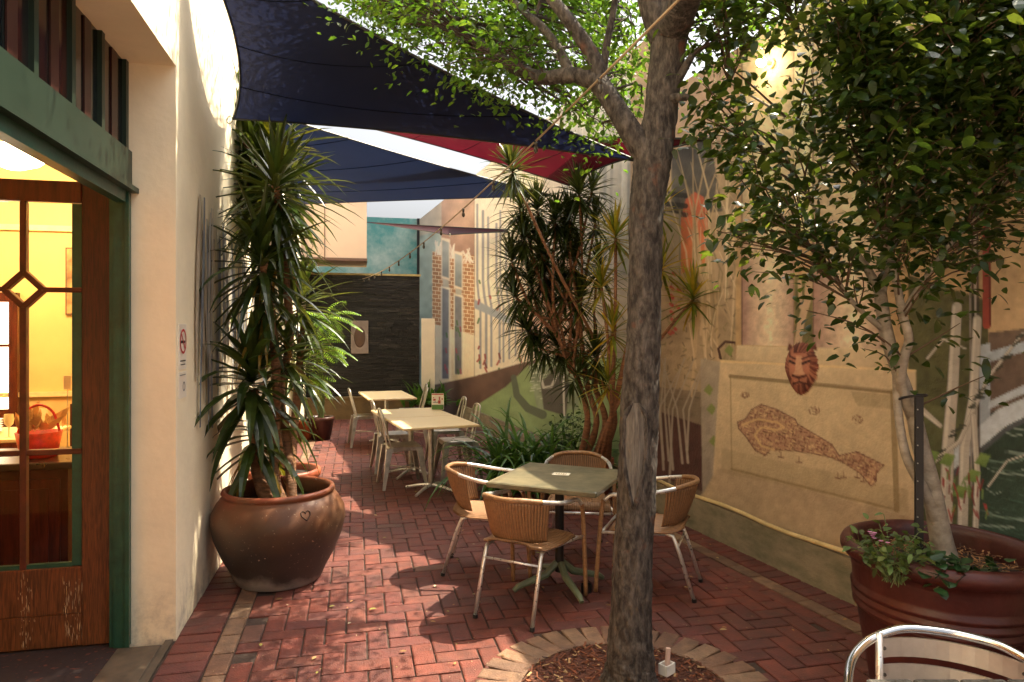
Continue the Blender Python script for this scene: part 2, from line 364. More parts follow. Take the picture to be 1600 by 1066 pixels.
# door leaf, perpendicular to the wall, hinged at the far jamb
dx0, dx1, dy = -2.17, -1.262, DY+.015
dr = MB(); T = .045
def rail(a, b, z0, z1, tk=T): dr.bx(a, b, dy-tk/2, dy+tk/2, z0, z1, bev=.004)
rail(dx1-.185, dx1, .012, 2.515); rail(dx0, dx0+.16, .012, 2.515)
door = dr.build('door', DOORWOOD, rb, world=True)
dr = MB(); rail(dx0+.161, dx1-.186, 2.40, 2.514, .043); dr.build('top_rail', REDWOOD, door, world=False).location = -Vector(rb.location)
dr = MB(); rail(dx0+.161, dx1-.186, .19, .44, .042); rail(dx0+.161, dx1-.186, .013, .188, .036)
dr.build('bottom_rail', DOORWOOD, door).location = -Vector(rb.location)
dr = MB(); mx = (dx0+.16+dx1-.185)/2; dz = 1.93; q = .092
def bar(p, r_, wd=.032, tk=.04):
    p = Vector(p); r_ = Vector(r_); d = r_-p; L0 = d.length; a = atan2(d.z, d.x)
    M = Matrix.Translation((p+r_)/2) @ Matrix.Rotation(-a, 4, 'Y'); dr.box((0, 0, 0), (L0, tk, wd), M=M, bev=.004)
bar((mx, dy, .44), (mx, dy, dz-q)); bar((mx, dy, dz+q), (mx, dy, 2.40))
bar((dx0+.16, dy+.001, dz), (mx-q, dy+.001, dz), .026); bar((mx+q, dy+.001, dz), (dx1-.185, dy+.001, dz), .026)
for a, b in (((mx-q, dz), (mx, dz+q)), ((mx, dz+q), (mx+q, dz)), ((mx+q, dz), (mx, dz-q)), ((mx, dz-q), (mx-q, dz))):
    bar((a[0], dy+.002, a[1]), (b[0], dy+.002, b[1]), .03, .044)
bar((dx0+.16, dy+.0015, 1.06), (mx-.016, dy+.0015, 1.06), .03); bar((mx+.016, dy+.0015, 1.06), (dx1-.185, dy+.0015, 1.06), .03)
dr.build('glazing_bar', mat('red_glazing_bars', (.08, .014, .007), .38, var=.4, scale=12), door).location = -Vector(rb.location)
dr = MB(); dr.bx(dx1-.235, dx1-.1865, dy-.012, dy+.018, .445, 2.395); dr.bx(dx0+.162, dx1-.236, dy-.012, dy+.018, .441, .462)
dr.build('glazing_bead', GREEN, door).location = -Vector(rb.location)
dr = MB(); dr.bx(dx0+.161, dx1-.24, dy+.004, dy+.008, .465, 2.395)
dr.build('pane', glassmat('door_glass'), door).location = -Vector(rb.location)
for z in (.3, 1.05, 2.2):
    dr = MB(); dr.tube([(dx1+.006, dy-.03, z-.05), (dx1+.006, dy-.03, z+.05)], .011, 10); dr.build('hinge', mat('old_brass', (.2, .13, .05), .4, metal=.8), door).location = -Vector(rb.location)
# weathering scars on the lower rails: flaking pale varnish
for cx, wd, z0, z1, n_ in ((mx+.01, .05, .03, .42, 70), (mx+.21, .03, .06, .40, 40), (dx1-.20, .06, .03, .38, 60), (mx-.2, .05, .03, .3, 40)):
    dr = MB()
    for _ in range(n_):
        z = random.uniform(z0, z1); x = random.gauss(cx, wd*.35); h = random.uniform(.003, .028); ww = random.uniform(.0004, .0022)
        yy = dy-.0222 if z > .19 else dy-.0192
        dr.col = random.choice([(.42, .3, .17), (.5, .4, .26), (.33, .2, .09)])
        dr.add([(x-ww, yy, z-h*.2), (x+ww*.6, yy, z-h), (x+ww, yy, z+h*.3), (x-ww*.3, yy, z+h)], [(0, 1, 2, 3)])
    dr.build('flaked_varnish', mat('flaked_varnish', (1, 1, 1), .8, attr=True), door).location = -Vector(rb.location)
m_ = MB(); m_.bx(-1.25, -1.03, 1.0, DY-.08, -.05, .012, bev=.004); m_.bx(-1.03, -.99, 1.0, DY-.01, -.05, .004)
m_.build('threshold', mat('worn_threshold', (.085, .062, .042), .55, var=.4, scale=12), rb, world=True)
# dining room shell
YEL = mat('yellow_interior_plaster', (.72, .50, .21), .75, var=.06, scale=2)
YELC = mat('yellow_ceiling', (.80, .60, .30), .7, var=.06, scale=2)
m_ = MB(); m_.bx(-7, -1.252, 8.2, 8.35, 0, 3.9); m_.bx(-7.15, -7, 1, 8.35, 0, 3.9); m_.bx(-7.15, -1.252, .85, 1, 0, 3.9)
m_.bx(-1.30, -1.2515, DY+.1, 8.199, 0, 3.9); m_.bx(-1.30, -1.2515, 1.0, DY+.1, 3.18, 3.9)
m_.build('interior_wall', YEL, rb, world=True)
m_ = MB(); m_.bx(-7.15, -1.2505, .85, 8.35, 3.9, 4.0)
m_.build('ceiling', YELC, rb, world=True)
m_ = MB()
for y in (2.2, 3.7, 5.2, 6.7): m_.bx(-6.99, -1.31, y-.06, y+.06, 3.66, 3.899)
m_.bx(-6.99, -1.31, 8.15, 8.199, 2.78, 2.84); m_.bx(-6.99, -1.31, 8.16, 8.199, 1.02, 1.07)
m_.build('beam', mat('beam_cream', (.8, .62, .35), .6), rb, world=True)
m_ = MB(); m_.add([(-7, 1, .004), (-1.25, 1, .004), (-1.25, 8.2, .004), (-7, 8.2, .004)], [(0, 1, 2, 3)])
kind(m_.build('carpet', mat('dark_patterned_carpet', (.018, .008, .008), .95, var=.5, scale=30, col2=(.09, .025, .014), thr=(.62, .72), detail=1)), 'structure')

# ------------------------------------------------------------------ right wall with mural
mw = thing('mural_wall', 'tall courtyard wall painted with a canal city mural of columns, bricks and water', 'wall', (wx(8), 8, 0))
def wpt(y, z, off=0.): return Vector((wx(y), y, z))+WN*off
WTOP = 3.95; YST = 6.15; WTOP2 = 4.6
m_ = MB()
for y0_, y1_, zt in ((.2, YST, WTOP), (YST, 17.9, WTOP2)):
    P = [wpt(y0_, -.05), wpt(y1_, -.05), wpt(y1_, -.05, -.3), wpt(y0_, -.05, -.3)]
    m_.prism(P, (0, 0, zt+.05))
m_.build('wall', mat('wall_render', lin('#cdb18a'), .85, var=.1, bump=.3), mw, world=True)

def paint_mural():
    ys = [1.5]
    while ys[-1] < 17.9: ys.append(ys[-1]+max(.0055, .0019*ys[-1]))
    ys = np.array(ys); zs = np.linspace(-.02, 4.6, 520)
    Y, Z = np.meshgrid(ys, zs, indexing='ij'); X = WX0+WSL*Y
    d = X*sin(YAW)+Y*cos(YAW); s = X*cos(YAW)-Y*sin(YAW)
    U = 800+FPX*s/d; V = HOR-(Z-EYE)*FPX/d
    off = np.full(Y.shape, .004)
    col = np.zeros(Y.shape+(3,)); col[:] = lin('#c9ab80')
    # value noise in photo px
    def noise(sc, sx=1., seed=0):
        r = np.random.default_rng(seed); G = r.random((97, 97))
        a = (U/sc*sx) % 96; b = (V/sc) % 96; i = a.astype(int); j = b.astype(int); fa = a-i; fb = b-j
        fa = fa*fa*(3-2*fa); fb = fb*fb*(3-2*fb)
        return (G[i, j]*(1-fa)+G[i+1, j]*fa)*(1-fb)+(G[i, j+1]*(1-fa)+G[i+1, j+1]*fa)*fb
    N1 = noise(40, 1, 1); N2 = noise(9, 1, 2); N3 = noise(90, 2.5, 3); N4 = noise(5, 1, 4)
    def put(m, c, a=1.):
        c = np.array(lin(c) if isinstance(c, str) else c); 
        al = (a*m)[..., None] if isinstance(m, np.ndarray) and m.dtype != bool else None
        if al is None: col[m] = col[m]*(1-a)+c*a
        else: col[:] = col*(1-al)+c*al
    def box(pl, pad=4):
        xs = [p[0] for p in pl]; ys_ = [p[1] for p in pl]
        return (U > min(xs)-pad) & (U < max(xs)+pad) & (V > min(ys_)-pad) & (V < max(ys_)+pad)
    UC = U[:, 0]
    def cols(pl, pad):
        xs = [p[0] for p in pl]; ys_ = [p[1] for p in pl]; n_ = len(UC)
        i0 = n_-np.searchsorted(UC[::-1], max(xs)+pad, 'right'); i1 = n_-np.searchsorted(UC[::-1], min(xs)-pad, 'left')
        i0 = max(0, i0); sub = V[i0:i1]; m = np.nonzero((sub > min(ys_)-pad) & (sub < max(ys_)+pad)); return (m[0]+i0, m[1])
    def poly(pl, c, a=1., c2=None, ax='v', tex=0.):
        idx = cols(pl, 3)
        if len(idx[0]) == 0: return idx
        u_, v_ = U[idx], V[idx]; k = sum(inpoly(u_+dx, v_+dy, pl).astype(float) for dx, dy in ((-.9, -.5), (.9, .5), (-.4, .9), (.4, -.9)))/4
        q = k > 0; idx = (idx[0][q], idx[1][q]); a = a*k[q][:, None]
        if len(idx[0]) == 0: return idx
        c = np.array(lin(c))
        if c2 is not None:
            q = (V if ax == 'v' else U)[idx]; lo, hi = q.min(), q.max(); t = ((q-lo)/max(1e-6, hi-lo))[:, None]
            c = c*(1-t)+np.array(lin(c2))*t
        if tex: c = c*(1+tex*(N2[idx]-.5)+tex*(N1[idx]-.5))[:, None]
        col[idx] = col[idx]*(1-a)+c*a; return idx
    def stroke(pl, wd, c, a=1., w2=None):
        idx = cols(pl, max(wd, w2 or 0)+3)
        if len(idx[0]) == 0: return
        u, v = U[idx], V[idx]; best = np.full(u.shape, 1e9); n_ = len(pl)-1
        for i in range(n_):
            (x0, y0), (x1, y1) = pl[i], pl[i+1]; dx, dy_ = x1-x0, y1-y0
            t = np.clip(((u-x0)*dx+(v-y0)*dy_)/max(1e-9, dx*dx+dy_*dy_), 0, 1)
            ww = wd+( (w2-wd)*(i+t)/n_ if w2 is not None else 0)
            best = np.minimum(best, np.hypot(u-x0-t*dx, v-y0-t*dy_)-ww*.5)
        al = np.clip(.5-best/1.6, 0, 1)[:, None]*a
        col[idx] = col[idx]*(1-al)+np.array(lin(c))*al
    R = random.Random(5)
    # ---- big fields, far to near
    poly([(640, 0), (745, 0), (745, 700), (640, 700)], '#d8c7ae', c2='#8fa39a', tex=.3)
    poly([(652, 370), (690, 360), (690, 600), (652, 600)], '#a9bdb4', c2='#6f8a84', tex=.5)
    poly([(690, 200), (742, 200), (742, 420), (690, 400)], '#d9b597', c2='#9a6a50', tex=.35)
    poly([(742, 150), (840, 100), (840, 620), (742, 620)], '#f4e6cf', c2='#e9d8bb', tex=.12)
    poly([(835, 0), (985, 0), (985, 620), (835, 560)], '#e6ddd0', c2='#b9a794', tex=.3)
    poly([(880, 150), (1000, 120), (1000, 430), (880, 430)], '#dfe0da', c2='#a9a7a2', tex=.25)
    for k in range(26):
        x = R.uniform(885, 1000); stroke([(x, R.uniform(130, 260)), (x+R.uniform(-3, 3), R.uniform(300, 440))], R.uniform(1.5, 5), R.choice(['#f3efe4', '#8d949a', '#c9c4bb']), .55)
    # brick house
    for x0, x1, yt, yb in ((676, 692, 390, 512), (702, 712, 395, 518), (722, 742, 402, 526)):
        pl = [(x0, yb), (x0, yt+12)]
        xx = x0
        while xx < x1: pl.append((xx, yt+R.uniform(-6, 8))); xx += 3.2
        pl += [(x1, yt+10), (x1, yb)]
        idx = poly(pl, '#b5793f', tex=.5)
        if len(idx[0]):
            u, v = U[idx], V[idx]; row = np.floor((v-.12*(u-700))/6.0); f = (v-.12*(u-700))/6.0-row
            g_ = (f < .2) | ((((u+row*5.0) % 10)/10) < .12); k = np.array(lin('#e7cda0')); col[idx] = np.where(g_[:, None], k, col[idx])
        for q in range(8): stroke([(R.uniform(x0, x1), yt+8), (R.uniform(x0, x1), yt-R.uniform(4, 14))], 2, '#efe2cb', .8)
    poly([(672, 505), (742, 524), (742, 610), (672, 600)], '#f0dfbe', c2='#e6cfa5', tex=.1)
    for x0, x1, a, b in ((691, 702, 375, 435), (711, 722, 396, 450)):
        poly([(x0-1.5, a-4), (x1+1.5, a-1), (x1+1.5, b+3), (x0-1.5, b)], '#ead9ba'); poly([(x0, a), (x1, a+4), (x1, b), (x0, b-4)], '#a8b1ad', c2='#7d8787', tex=.3)
    for x0, x1, a, b in ((691, 702, 450, 592), (711, 722, 462, 585)):
        poly([(x0-2, a-3), (x1+2, a), (x1+2, b), (x0-2, b)], '#efe2c6'); poly([(x0, a), (x1, a+3), (x1, b), (x0, b)], '#8b8e93', c2='#6d6a74', tex=.4)
    for q in range(14): x = R.choice([697, 716])+R.uniform(-4, 4); y = R.uniform(500, 580); stroke([(x, y), (x+1, y+6)], 2.5, R.choice(['#a3304a', '#4d7a33', '#b84a58']), .9)
    stroke([(741.5, 300), (741.5, 610)], 1.2, '#9b8468', .7)
    # white palace with blue-grey stripes
    for x, w_, a, b in ((748, 3.5, 320, 575), (757, 4, 330, 572), (765, 3.5, 340, 572), (778, 3.5, 350, 566), (784, 3, 330, 565), (793, 3, 380, 560), (803, 2.5, 380, 556), (812, 2.5, 400, 552), (822, 2, 410, 548)):
        stroke([(x-2, a), (x-2, 440), (x, 462), (x+3, 478), (x+3, b)], w_, '#7e8794', .85)
    poly([(742, 468), (800, 497), (800, 508), (742, 482)], '#97a0ab')
    for q in range(34):
        x = R.choice([749, 758, 766, 780, 803, 812]); y = R.choice([R.uniform(430, 500), R.uniform(540, 590)])
        stroke([(x, y), (x+R.uniform(-3, 3), y+R.uniform(3, 9))], 3, R.choice(['#9c2a2a', '#7d2b2f', '#4c7a3a', '#b34432']), .95)
    poly([(800, 250), (850, 230), (850, 500), (812, 520)], '#f2e2c6', c2='#e3c7a4', tex=.2)
    poly([(825, 420), (900, 400), (900, 560), (825, 545)], '#d9a488', c2='#caa58c', tex=.3)
    for q in range(12): x = R.uniform(800, 880); stroke([(x, 300), (x+20, 480)], R.uniform(1, 4), R.choice(['#ffffff', '#cdbfb0', '#b4968a']), .4)
    # canal wall and water
    poly([(672, 603), (742, 588), (820, 566), (905, 548), (905, 720), (672, 720)], '#6b4a3a', c2='#5a3a2e', tex=.4)
    poly([(735, 640), (790, 605), (825, 572), (905, 560), (1010, 560), (1010, 760), (742, 680)], '#93ad66', c2='#7ea068', tex=.25)
    poly([(826, 572), (905, 540), (905, 640), (840, 640)], '#8fa07c', tex=.5)
    for q in range(60): x, y = R.uniform(828, 870), R.uniform(565, 625); stroke([(x, y), (x+6, y-1)], 1.2, R.choice(['#dfe5cf', '#a8b894', '#6f8460']), .7)
    stroke([(803, 590), (808, 618), (825, 638), (848, 648)], 9, '#56604c', .9, 14)
    poly([(845, 600), (880, 560), (890, 600), (885, 650), (850, 640)], '#5a5348', tex=.3); stroke([(845, 588), (850, 606), (862, 604), (874, 580)], 4, '#c6c3b9', .95)
    stroke([(880, 560), (882, 650)], 3, '#d6d2c4', .9)
    poly([(985, 560), (1110, 520), (1110, 790), (985, 740)], '#8a7660', c2='#6e5a4a', tex=.3)
    # right of the trunk: orange doorway, grasses
    poly([(985, 130), (1165, 0), (1165, 620), (985, 600)], '#cdab88', c2='#a58b6b', tex=.3)
    poly([(1040, 60), (1165, 0), (1165, 240), (1040, 230)], '#d8ad92', c2='#cfa88c', tex=.2)
    poly([(1050, 240), (1110, 215), (1130, 330), (1050, 340)], '#4d4a4c', c2='#6b625c', tex=.5)
    poly([(1064, 345), (1072, 312), (1086, 300), (1100, 308), (1106, 330), (1106, 415), (1064, 428)], '#d7542a', c2='#dd7a2c', tex=.3)
    for y in (302, 318, 332): stroke([(1036, y), (1072, y+4)], 8, '#2e2a2a', .9)
    poly([(1040, 330), (1062, 335), (1062, 440), (1040, 440)], '#b8a48c', tex=.3); stroke([(1063, 330), (1063, 430)], 3, '#8b8478')
    for q in range(55):
        x = R.uniform(1080, 1165); l = R.uniform(80, 300); y = R.uniform(380, 620)
        stroke([(x, y), (x+R.uniform(-12, 12), y-l*.5), (x+R.uniform(-55, 45), y-l)], R.uniform(1.5, 5), R.choice(['#d9bd96', '#c7a67c', '#b89a72', '#e3cba6', '#8d7a54']), .75, 1)
    for q in range(160): x, y = R.uniform(1035, 1160), R.uniform(430, 640); a = R.uniform(0, 6.3); stroke([(x, y), (x+6*cos(a), y+6*sin(a))], 2, R.choice(['#6c5a3e', '#594a33', '#8a7a4a']), .7)
    for q in range(12): x, y = R.uniform(1045, 1062), R.uniform(420, 520); stroke([(x, y), (x+3, y+3)], 5, '#c22b22', .9)
    poly([(1020, 640), (1108, 668), (1105, 770), (1020, 742)], '#4b2620', c2='#572e28', tex=.4)
    poly([(1095, 560), (1128, 566), (1124, 780), (1098, 770)], '#a79684', c2='#93857a', tex=.3)
    for q in range(8): x = R.uniform(1030, 1100); stroke([(x, R.uniform(700, 760)), (x+R.uniform(-10, 10), 640), (x+R.uniform(-40, 40), 560)], 4, '#a59688', .85, 1.5)
    stroke([(1128, 566), (1123, 545), (1134, 534), (1152, 536)], 4, '#4a2218')
    for x, y in ((1140, 548), (1112, 640), (1116, 690), (1108, 610)): poly([(x-8, y), (x, y-10), (x+7, y-2), (x+2, y+9)], '#7f8e3f')
    # right end background
    poly([(1150, -400), (2300, -700), (2300, 560), (1150, 560)], '#d3ae78', c2='#c49c68', tex=.3)
    poly([(1160, -300), (1420, -300), (1420, 330), (1160, 400)], '#efdcae', c2='#f3d9a4', tex=.15)
    poly([(1420, 430), (1545, 470), (1545, 900), (1420, 850)], '#5f5a2e', c2='#4f5a38', tex=.5)
    poly([(1545, 320), (2300, 260), (2300, 480), (1545, 520)], '#d9b27e', c2='#cfa878', tex=.2)
    poly([(1545, 520), (2300, 430), (2300, 640), (1545, 660)], '#7a6152', c2='#6a5348', tex=.35)
    poly([(1520, 660), (1560, 640), (2300, 560), (2300, 1300), (1520, 900)], '#24352a', c2='#35584a', tex=.4)
    for q in range(70): x, y = R.uniform(1525, 1700), R.uniform(660, 860); l = R.uniform(20, 80); stroke([(x, y), (x+l*.5, y+R.uniform(2, 8)), (x+l, y+4)], R.uniform(1, 3.5), R.choice(['#7fa092', '#52705f', '#16241c', '#3f6b58', '#a5bdb4']), .5)
    # blue bridge timbers
    poly([(1530, 540), (1548, 536), (1548, 690), (1530, 700)], '#a9b5c8', c2='#8c99ad', tex=.2)
    for pl, c in (([(1540, 552), (1700, 505), (1700, 520), (1540, 568)], '#a9b8cc'), ([(1545, 628), (1700, 555), (1700, 572), (1545, 640)], '#b4c1d3'), ([(1480, 712), (1560, 640), (1700, 580), (1700, 606), (1575, 665), (1490, 735)], '#b9c4d4')): poly(pl, c, tex=.25)
    poly([(1490, 735), (1575, 665), (1700, 606), (1700, 614), (1575, 674), (1492, 745)], '#4b5058')
    # striped mooring pole
    for x, c in ((1519, '#8a7f7d'), (1523, '#2c2224'), (1527, '#a79c98'), (1531, '#3b2e2e')): stroke([(x-4, 200), (x, 760)], 3.5, c, .95)
    stroke([(1541, 180), (1543, 508)], 13, '#a5331d'); stroke([(1545, 180), (1548, 508)], 3, '#6e1d12')
    # columns
    for x0, x1, yb, yt in ((1160, 1241, 540, -260), (1271, 1384, 548, -300)):
        pl = [(x0, yb), (x0, yt), (x1, yt), (x1, yb)]; m = box(pl); idx = np.where(m); k = inpoly(U[idx], V[idx], pl); idx = (idx[0][k], idx[1][k])
        t = (U[idx]-x0)/(x1-x0); lo = np.array(lin('#b08579')); hi = np.array(lin('#f3d8b4')); mid = np.array(lin('#d0a085'))
        f = np.clip(1-np.abs(t-.55)/.5, 0, 1)[:, None]
        wv = .5+.5*np.sin((V[idx]-300)/130); c = lo*(1-f)+hi*f; c = c*(1-.25*(1-wv)[:, None]*np.clip(.7-t, 0, 1)[:, None])
        up = np.clip((430-V[idx])/160, 0, 1)[:, None]; c = c*(1-up)+(np.array(lin('#f3d9a6'))*(.75+.25*f))*up
        c = c*(1+.22*(N2[idx]-.5)+.2*(N4[idx]-.5))[:, None]; col[idx] = c
        stroke([(x0, yt), (x0, yb)], 3, '#6b4a3c', .7); stroke([(x1, yt), (x1, yb)], 2, '#7a5a48', .6)
    poly([(1242, 430), (1270, 430), (1270, 550), (1242, 550)], '#6d6a35', c2='#7f7440', tex=.5)
    stroke([(1246, 548), (1252, 505), (1262, 470), (1266, 430)], 11, '#c9a582'); stroke([(1252, 480), (1250, 440)], 6, '#c9a582')
    # pedestal
    poly([(1152, 540), (1385, 546), (1397, 578), (1150, 563)], '#dcc39a', c2='#cdb089', tex=.15)
    poly([(1126, 563), (1432, 578), (1432, 862), (1122, 768), (1112, 780)], '#d6bb92', c2='#b59a76', tex=.15)
    poly([(1126, 563), (1432, 578), (1432, 581), (1126, 566)], '#ecca8e')
    poly([(1122, 730), (1430, 810), (1500, 1200), (1000, 850), (1100, 770)], '#b89b78', c2='#a08665', tex=.2)
    pan = [(1142, 588), (1396, 613), (1402, 797), (1144, 733)]
    poly(pan, '#d3b88e', c2='#bfa47c', tex=.15)
    stroke([pan[0], pan[1]], 6, '#7d6238', .75); stroke([pan[1], pan[2]], 9, '#8c7140', .75); stroke([pan[3], pan[2]], 4, '#917648', .8); stroke([pan[0], pan[3]], 2, '#8c713f', .6)
    poly([(1330, 612), (1394, 616), (1400, 640), (1340, 634)], '#7d6a42', .35)
    poly([(1128, 700), (1420, 765), (1420, 800), (1128, 738)], '#8a7348', .25)
    # bird's-eye plan of a fish-shaped island town
    fish = [(1153, 660), (1165, 655), (1175, 640), (1190, 632), (1215, 640), (1243, 655), (1247, 663), (1285, 685), (1301, 695), (1312, 712), (1340, 706), (1372, 722), (1382, 727), (1370, 740), (1370, 752), (1362, 760), (1345, 740), (1317, 722), (1290, 712), (1245, 705), (1205, 702), (1196, 712), (1180, 703), (1168, 685), (1155, 670)]
    poly(fish, '#a9694f', .7, tex=.3)
    fu = [(R.uniform(1153, 1382), R.uniform(632, 762)) for _ in range(3000)]; k = inpoly(np.array([p[0] for p in fu]), np.array([p[1] for p in fu]), fish)
    for (x, y), q in zip(fu, k):
        if q:
            a = .32+R.uniform(-.15, .15) if R.random() < .6 else .32+pi/2; l = R.uniform(1.5, 5)
            stroke([(x, y), (x+l*cos(a), y+l*sin(a))], R.choice([.7, .9, 1.3]), R.choice(['#5f2018', '#74301f', '#4c1712', '#e0bd84', '#dcb880']), .8)
    for i in range(len(fish)): stroke([fish[i], fish[(i+1) % len(fish)]], 1.6, '#5c2018', .8)
    stroke([(1160, 664), (1185, 655), (1215, 660), (1226, 668), (1215, 672), (1190, 668), (1180, 680), (1190, 697), (1210, 703)], 3.2, '#d5ad70', .95)
    for cx, cy, r in ((1165, 618, 7), (1273, 642, 9), (1340, 655, 9)):
        for q in range(16): a = R.uniform(0, 6.3); rr = R.uniform(2, r); stroke([(cx+rr*cos(a), cy+rr*sin(a)*.8), (cx+rr*cos(a+1), cy+rr*sin(a+1)*.8)], 1.3, '#7c3d26', .7)
    for cx, cy in ((1221, 714), (1249, 722), (1310, 747), (1319, 746), (1340, 746), (1350, 752)): stroke([(cx, cy), (cx, cy-8)], 1.3, '#6b2c1c', .8); stroke([(cx-4, cy), (cx+4, cy+1)], 2.2, '#6b2c1c', .8)
    # lion-head mask: painted, with a little relief
    cx, cy, rx, ry = 1254, 576, 26, 41
    e = ((U-cx)/rx)**2+((V-cy)/(ry*np.where(V > cy, 1, .92)))**2
    taper = 1+.35*np.clip((V-cy)/ry, 0, 1); e = ((U-cx)*taper/rx)**2+((V-cy)/ry)**2
    m = e < 1; col[m] = np.array(lin('#7c3420'))*(1+.5*(N2[m]-.5))[:, None]
    off[m] += .035*np.sqrt(np.clip(1-e[m], 0, 1))
    for q in range(90):
        a = R.uniform(0, 6.28); r0, r1 = .62, R.uniform(.85, 1.05)
        stroke([(cx+rx*r0*cos(a), cy-2+ry*r0*sin(a)), (cx+rx*r1*cos(a+.15)/(1+.3*max(0, sin(a))), cy+ry*r1*sin(a+.15))], 1.6, R.choice(['#4a1710', '#a3563a', '#5e2216', '#b86d48']), .8)
    poly([(1238, 560), (1246, 552), (1264, 552), (1271, 562), (1270, 585), (1262, 600), (1248, 600), (1239, 585)], '#b5694a', tex=.3)
    poly([(1250, 556), (1259, 556), (1261, 580), (1266, 586), (1244, 586), (1249, 580)], '#d79a72')
    stroke([(1239, 564), (1248, 568)], 4, '#3d120c'); stroke([(1261, 568), (1270, 564)], 4, '#3d120c'); stroke([(1240, 557), (1249, 561)], 3, '#591d14'); stroke([(1260, 561), (1269, 557)], 3, '#591d14')
    stroke([(1245, 587), (1255, 590), (1265, 587)], 4, '#54190f'); stroke([(1255, 590), (1255, 596)], 2, '#54190f'); stroke([(1244, 600), (1255, 597), (1266, 600)], 3, '#45130c')
    poly([(1230, 548), (1234, 536), (1242, 545)], '#6b2a1b'); poly([(1267, 545), (1275, 536), (1278, 549)], '#6b2a1b')
    # painted pale tree trunks, branches and chillies
    for pl, w0, w1 in (([(1478, 830), (1482, 700), (1490, 600), (1496, 480)], 20, 15), ([(1505, 820), (1508, 700), (1522, 620), (1528, 500)], 16, 13), ([(1460, 720), (1500, 690), (1545, 590), (1600, 520)], 8, 3), ([(1525, 830), (1528, 740), (1522, 650)], 9, 8), ([(1440, 640), (1470, 665)], 10, 6), ([(1450, 560), (1475, 530), (1510, 545)], 4, 2), ([(1545, 760), (1575, 720), (1640, 700)], 2.5, 1.5)):
        stroke(pl, w0+1.5, '#6f6660', .8, w1+1.5); stroke(pl, w0, '#b9afa6', 1, w1); stroke([(x-w0*.22, y) for x, y in pl], w0*.3, '#d8cfc4', .7, w1*.3)
    for q in range(26): t = R.random(); x, y = 1460+140*t, 720-205*t+R.uniform(-6, 6); a = R.uniform(-.4, .4); stroke([(x, y), (x+9*cos(a), y+9*sin(a)-3)], 4, '#33392e', .85)
    for x, y in ((1480, 720), (1520, 745), (1535, 720), (1455, 715), (1500, 770)): poly([(x-12, y+4), (x-2, y-12), (x+14, y-8), (x+6, y+10)], '#7d9a3f', c2='#5f8032')
    for q in range(40): x, y = R.uniform(1462, 1545), R.uniform(730, 800); stroke([(x, y), (x+R.uniform(-5, 5), y+R.uniform(8, 18))], 3, R.choice(['#7d1a20', '#9c2226', '#6a8a3e']), .85)
    # plain tail near the camera and weathering
    col[:] *= (1+.10*(N3-.5)+.06*(N4-.5))[..., None]
    gy = col.mean(-1, keepdims=True); col[:] = (col*.78+gy*.22*np.array((1.05, 1.0, .96)))*1.08
    ny, nz = Y.shape
    P = np.stack([X+WN.x*off, Y+WN.y*off, Z], -1).reshape(-1, 3)
    o = mw.location; P = P-np.array(o)
    A = np.arange(ny*nz).reshape(ny, nz); yc = .5*(Y[1:, 1:]+Y[:-1, :-1]); zc = .5*(Z[1:, 1:]+Z[:-1, :-1])
    keep = (yc > YST) | (zc < WTOP); a, b, c, d_ = A[:-1, :-1][keep], A[1:, :-1][keep], A[1:, 1:][keep], A[:-1, 1:][keep]
    F = np.stack([a, d_, c, b], -1)
    me = bpy.data.meshes.new('mural'); me.vertices.add(len(P)); me.vertices.foreach_set('co', P.astype(np.float32).ravel())
    nf = len(F); me.loops.add(nf*4); me.loops.foreach_set('vertex_index', F.astype(np.int32).ravel())
    me.polygons.add(nf); me.polygons.foreach_set('loop_start', np.arange(0, nf*4, 4, dtype=np.int32)); 
    me.polygons.foreach_set('use_smooth', np.ones(nf, bool)); me.update(calc_edges=True)
    ca = me.color_attributes.new('Col', 'FLOAT_COLOR', 'POINT')
    ca.data.foreach_set('color', np.concatenate([np.clip(col, 0, .85).reshape(-1, 3), np.ones((ny*nz, 1))], 1).astype(np.float32).ravel())
    me.materials.append(mat('mural_paint', (1, 1, 1), .72, attr=True, var=.10, scale=14, bump=.35, bscale=45))
    ob = bpy.data.objects.new('mural', me); C.objects.link(ob); ob.parent = mw
paint_mural()
# plinth and the cable run on top of it
m_ = MB(); P = [wpt(.2, -.05, .05), wpt(13.2, -.05, .05), wpt(13.2, -.05, .0), wpt(.2, -.05, .0)]; m_.prism(P, (0, 0, .33))
m_.build('plinth', mat('mossy_plinth', (.30, .245, .17), .85, col2=(.15, .135, .085), scale=4, bump=.4, stretch=(1, 1, 2.5)), mw, world=True)
m_ = MB(); m_.tube([wpt(1+.25*k, .298+.012*sin(k*1.3)+.006*random.random(), .045) for k in range(26)], .016, 8)
m_.build('pipe', mat('cream_pipe', (.62, .46, .22), .5), mw, world=True)

# ------------------------------------------------------------------ slate wall, rear building
sw = thing('slate_wall', 'dark stacked slate wall on a low ochre ledge at the court end', 'wall', (.1, 14.2, 0))
m_ = MB(); zt = 2.83; z = .44
while z < zt:
    h = random.uniform(.022, .04); x = -1.02
    while x < 1.25:
        l = random.uniform(.12, .5); x1 = min(1.25, x+l); o = random.uniform(0, .035)
        k = random.uniform(.5, 1.4); m_.col = (.022*k, .021*k, .02*k) if random.random() > .12 else (.05, .045, .04)
        m_.bx(x+.002, x1-.002, 14.06-o, 14.2, z+.001, z+h-.002); x = x1
    z += h
m_.build('slate_facing', mat('slate', (1, 1, 1), .45, attr=True, var=.4, scale=20, bump=.3), sw, world=True)
m_ = MB(); m_.bx(-1.02, 1.24, 14.1, 14.35, -.05, 2.85); m_.build('core', mat('wall_core', (.05, .045, .04), .9), sw, world=True)
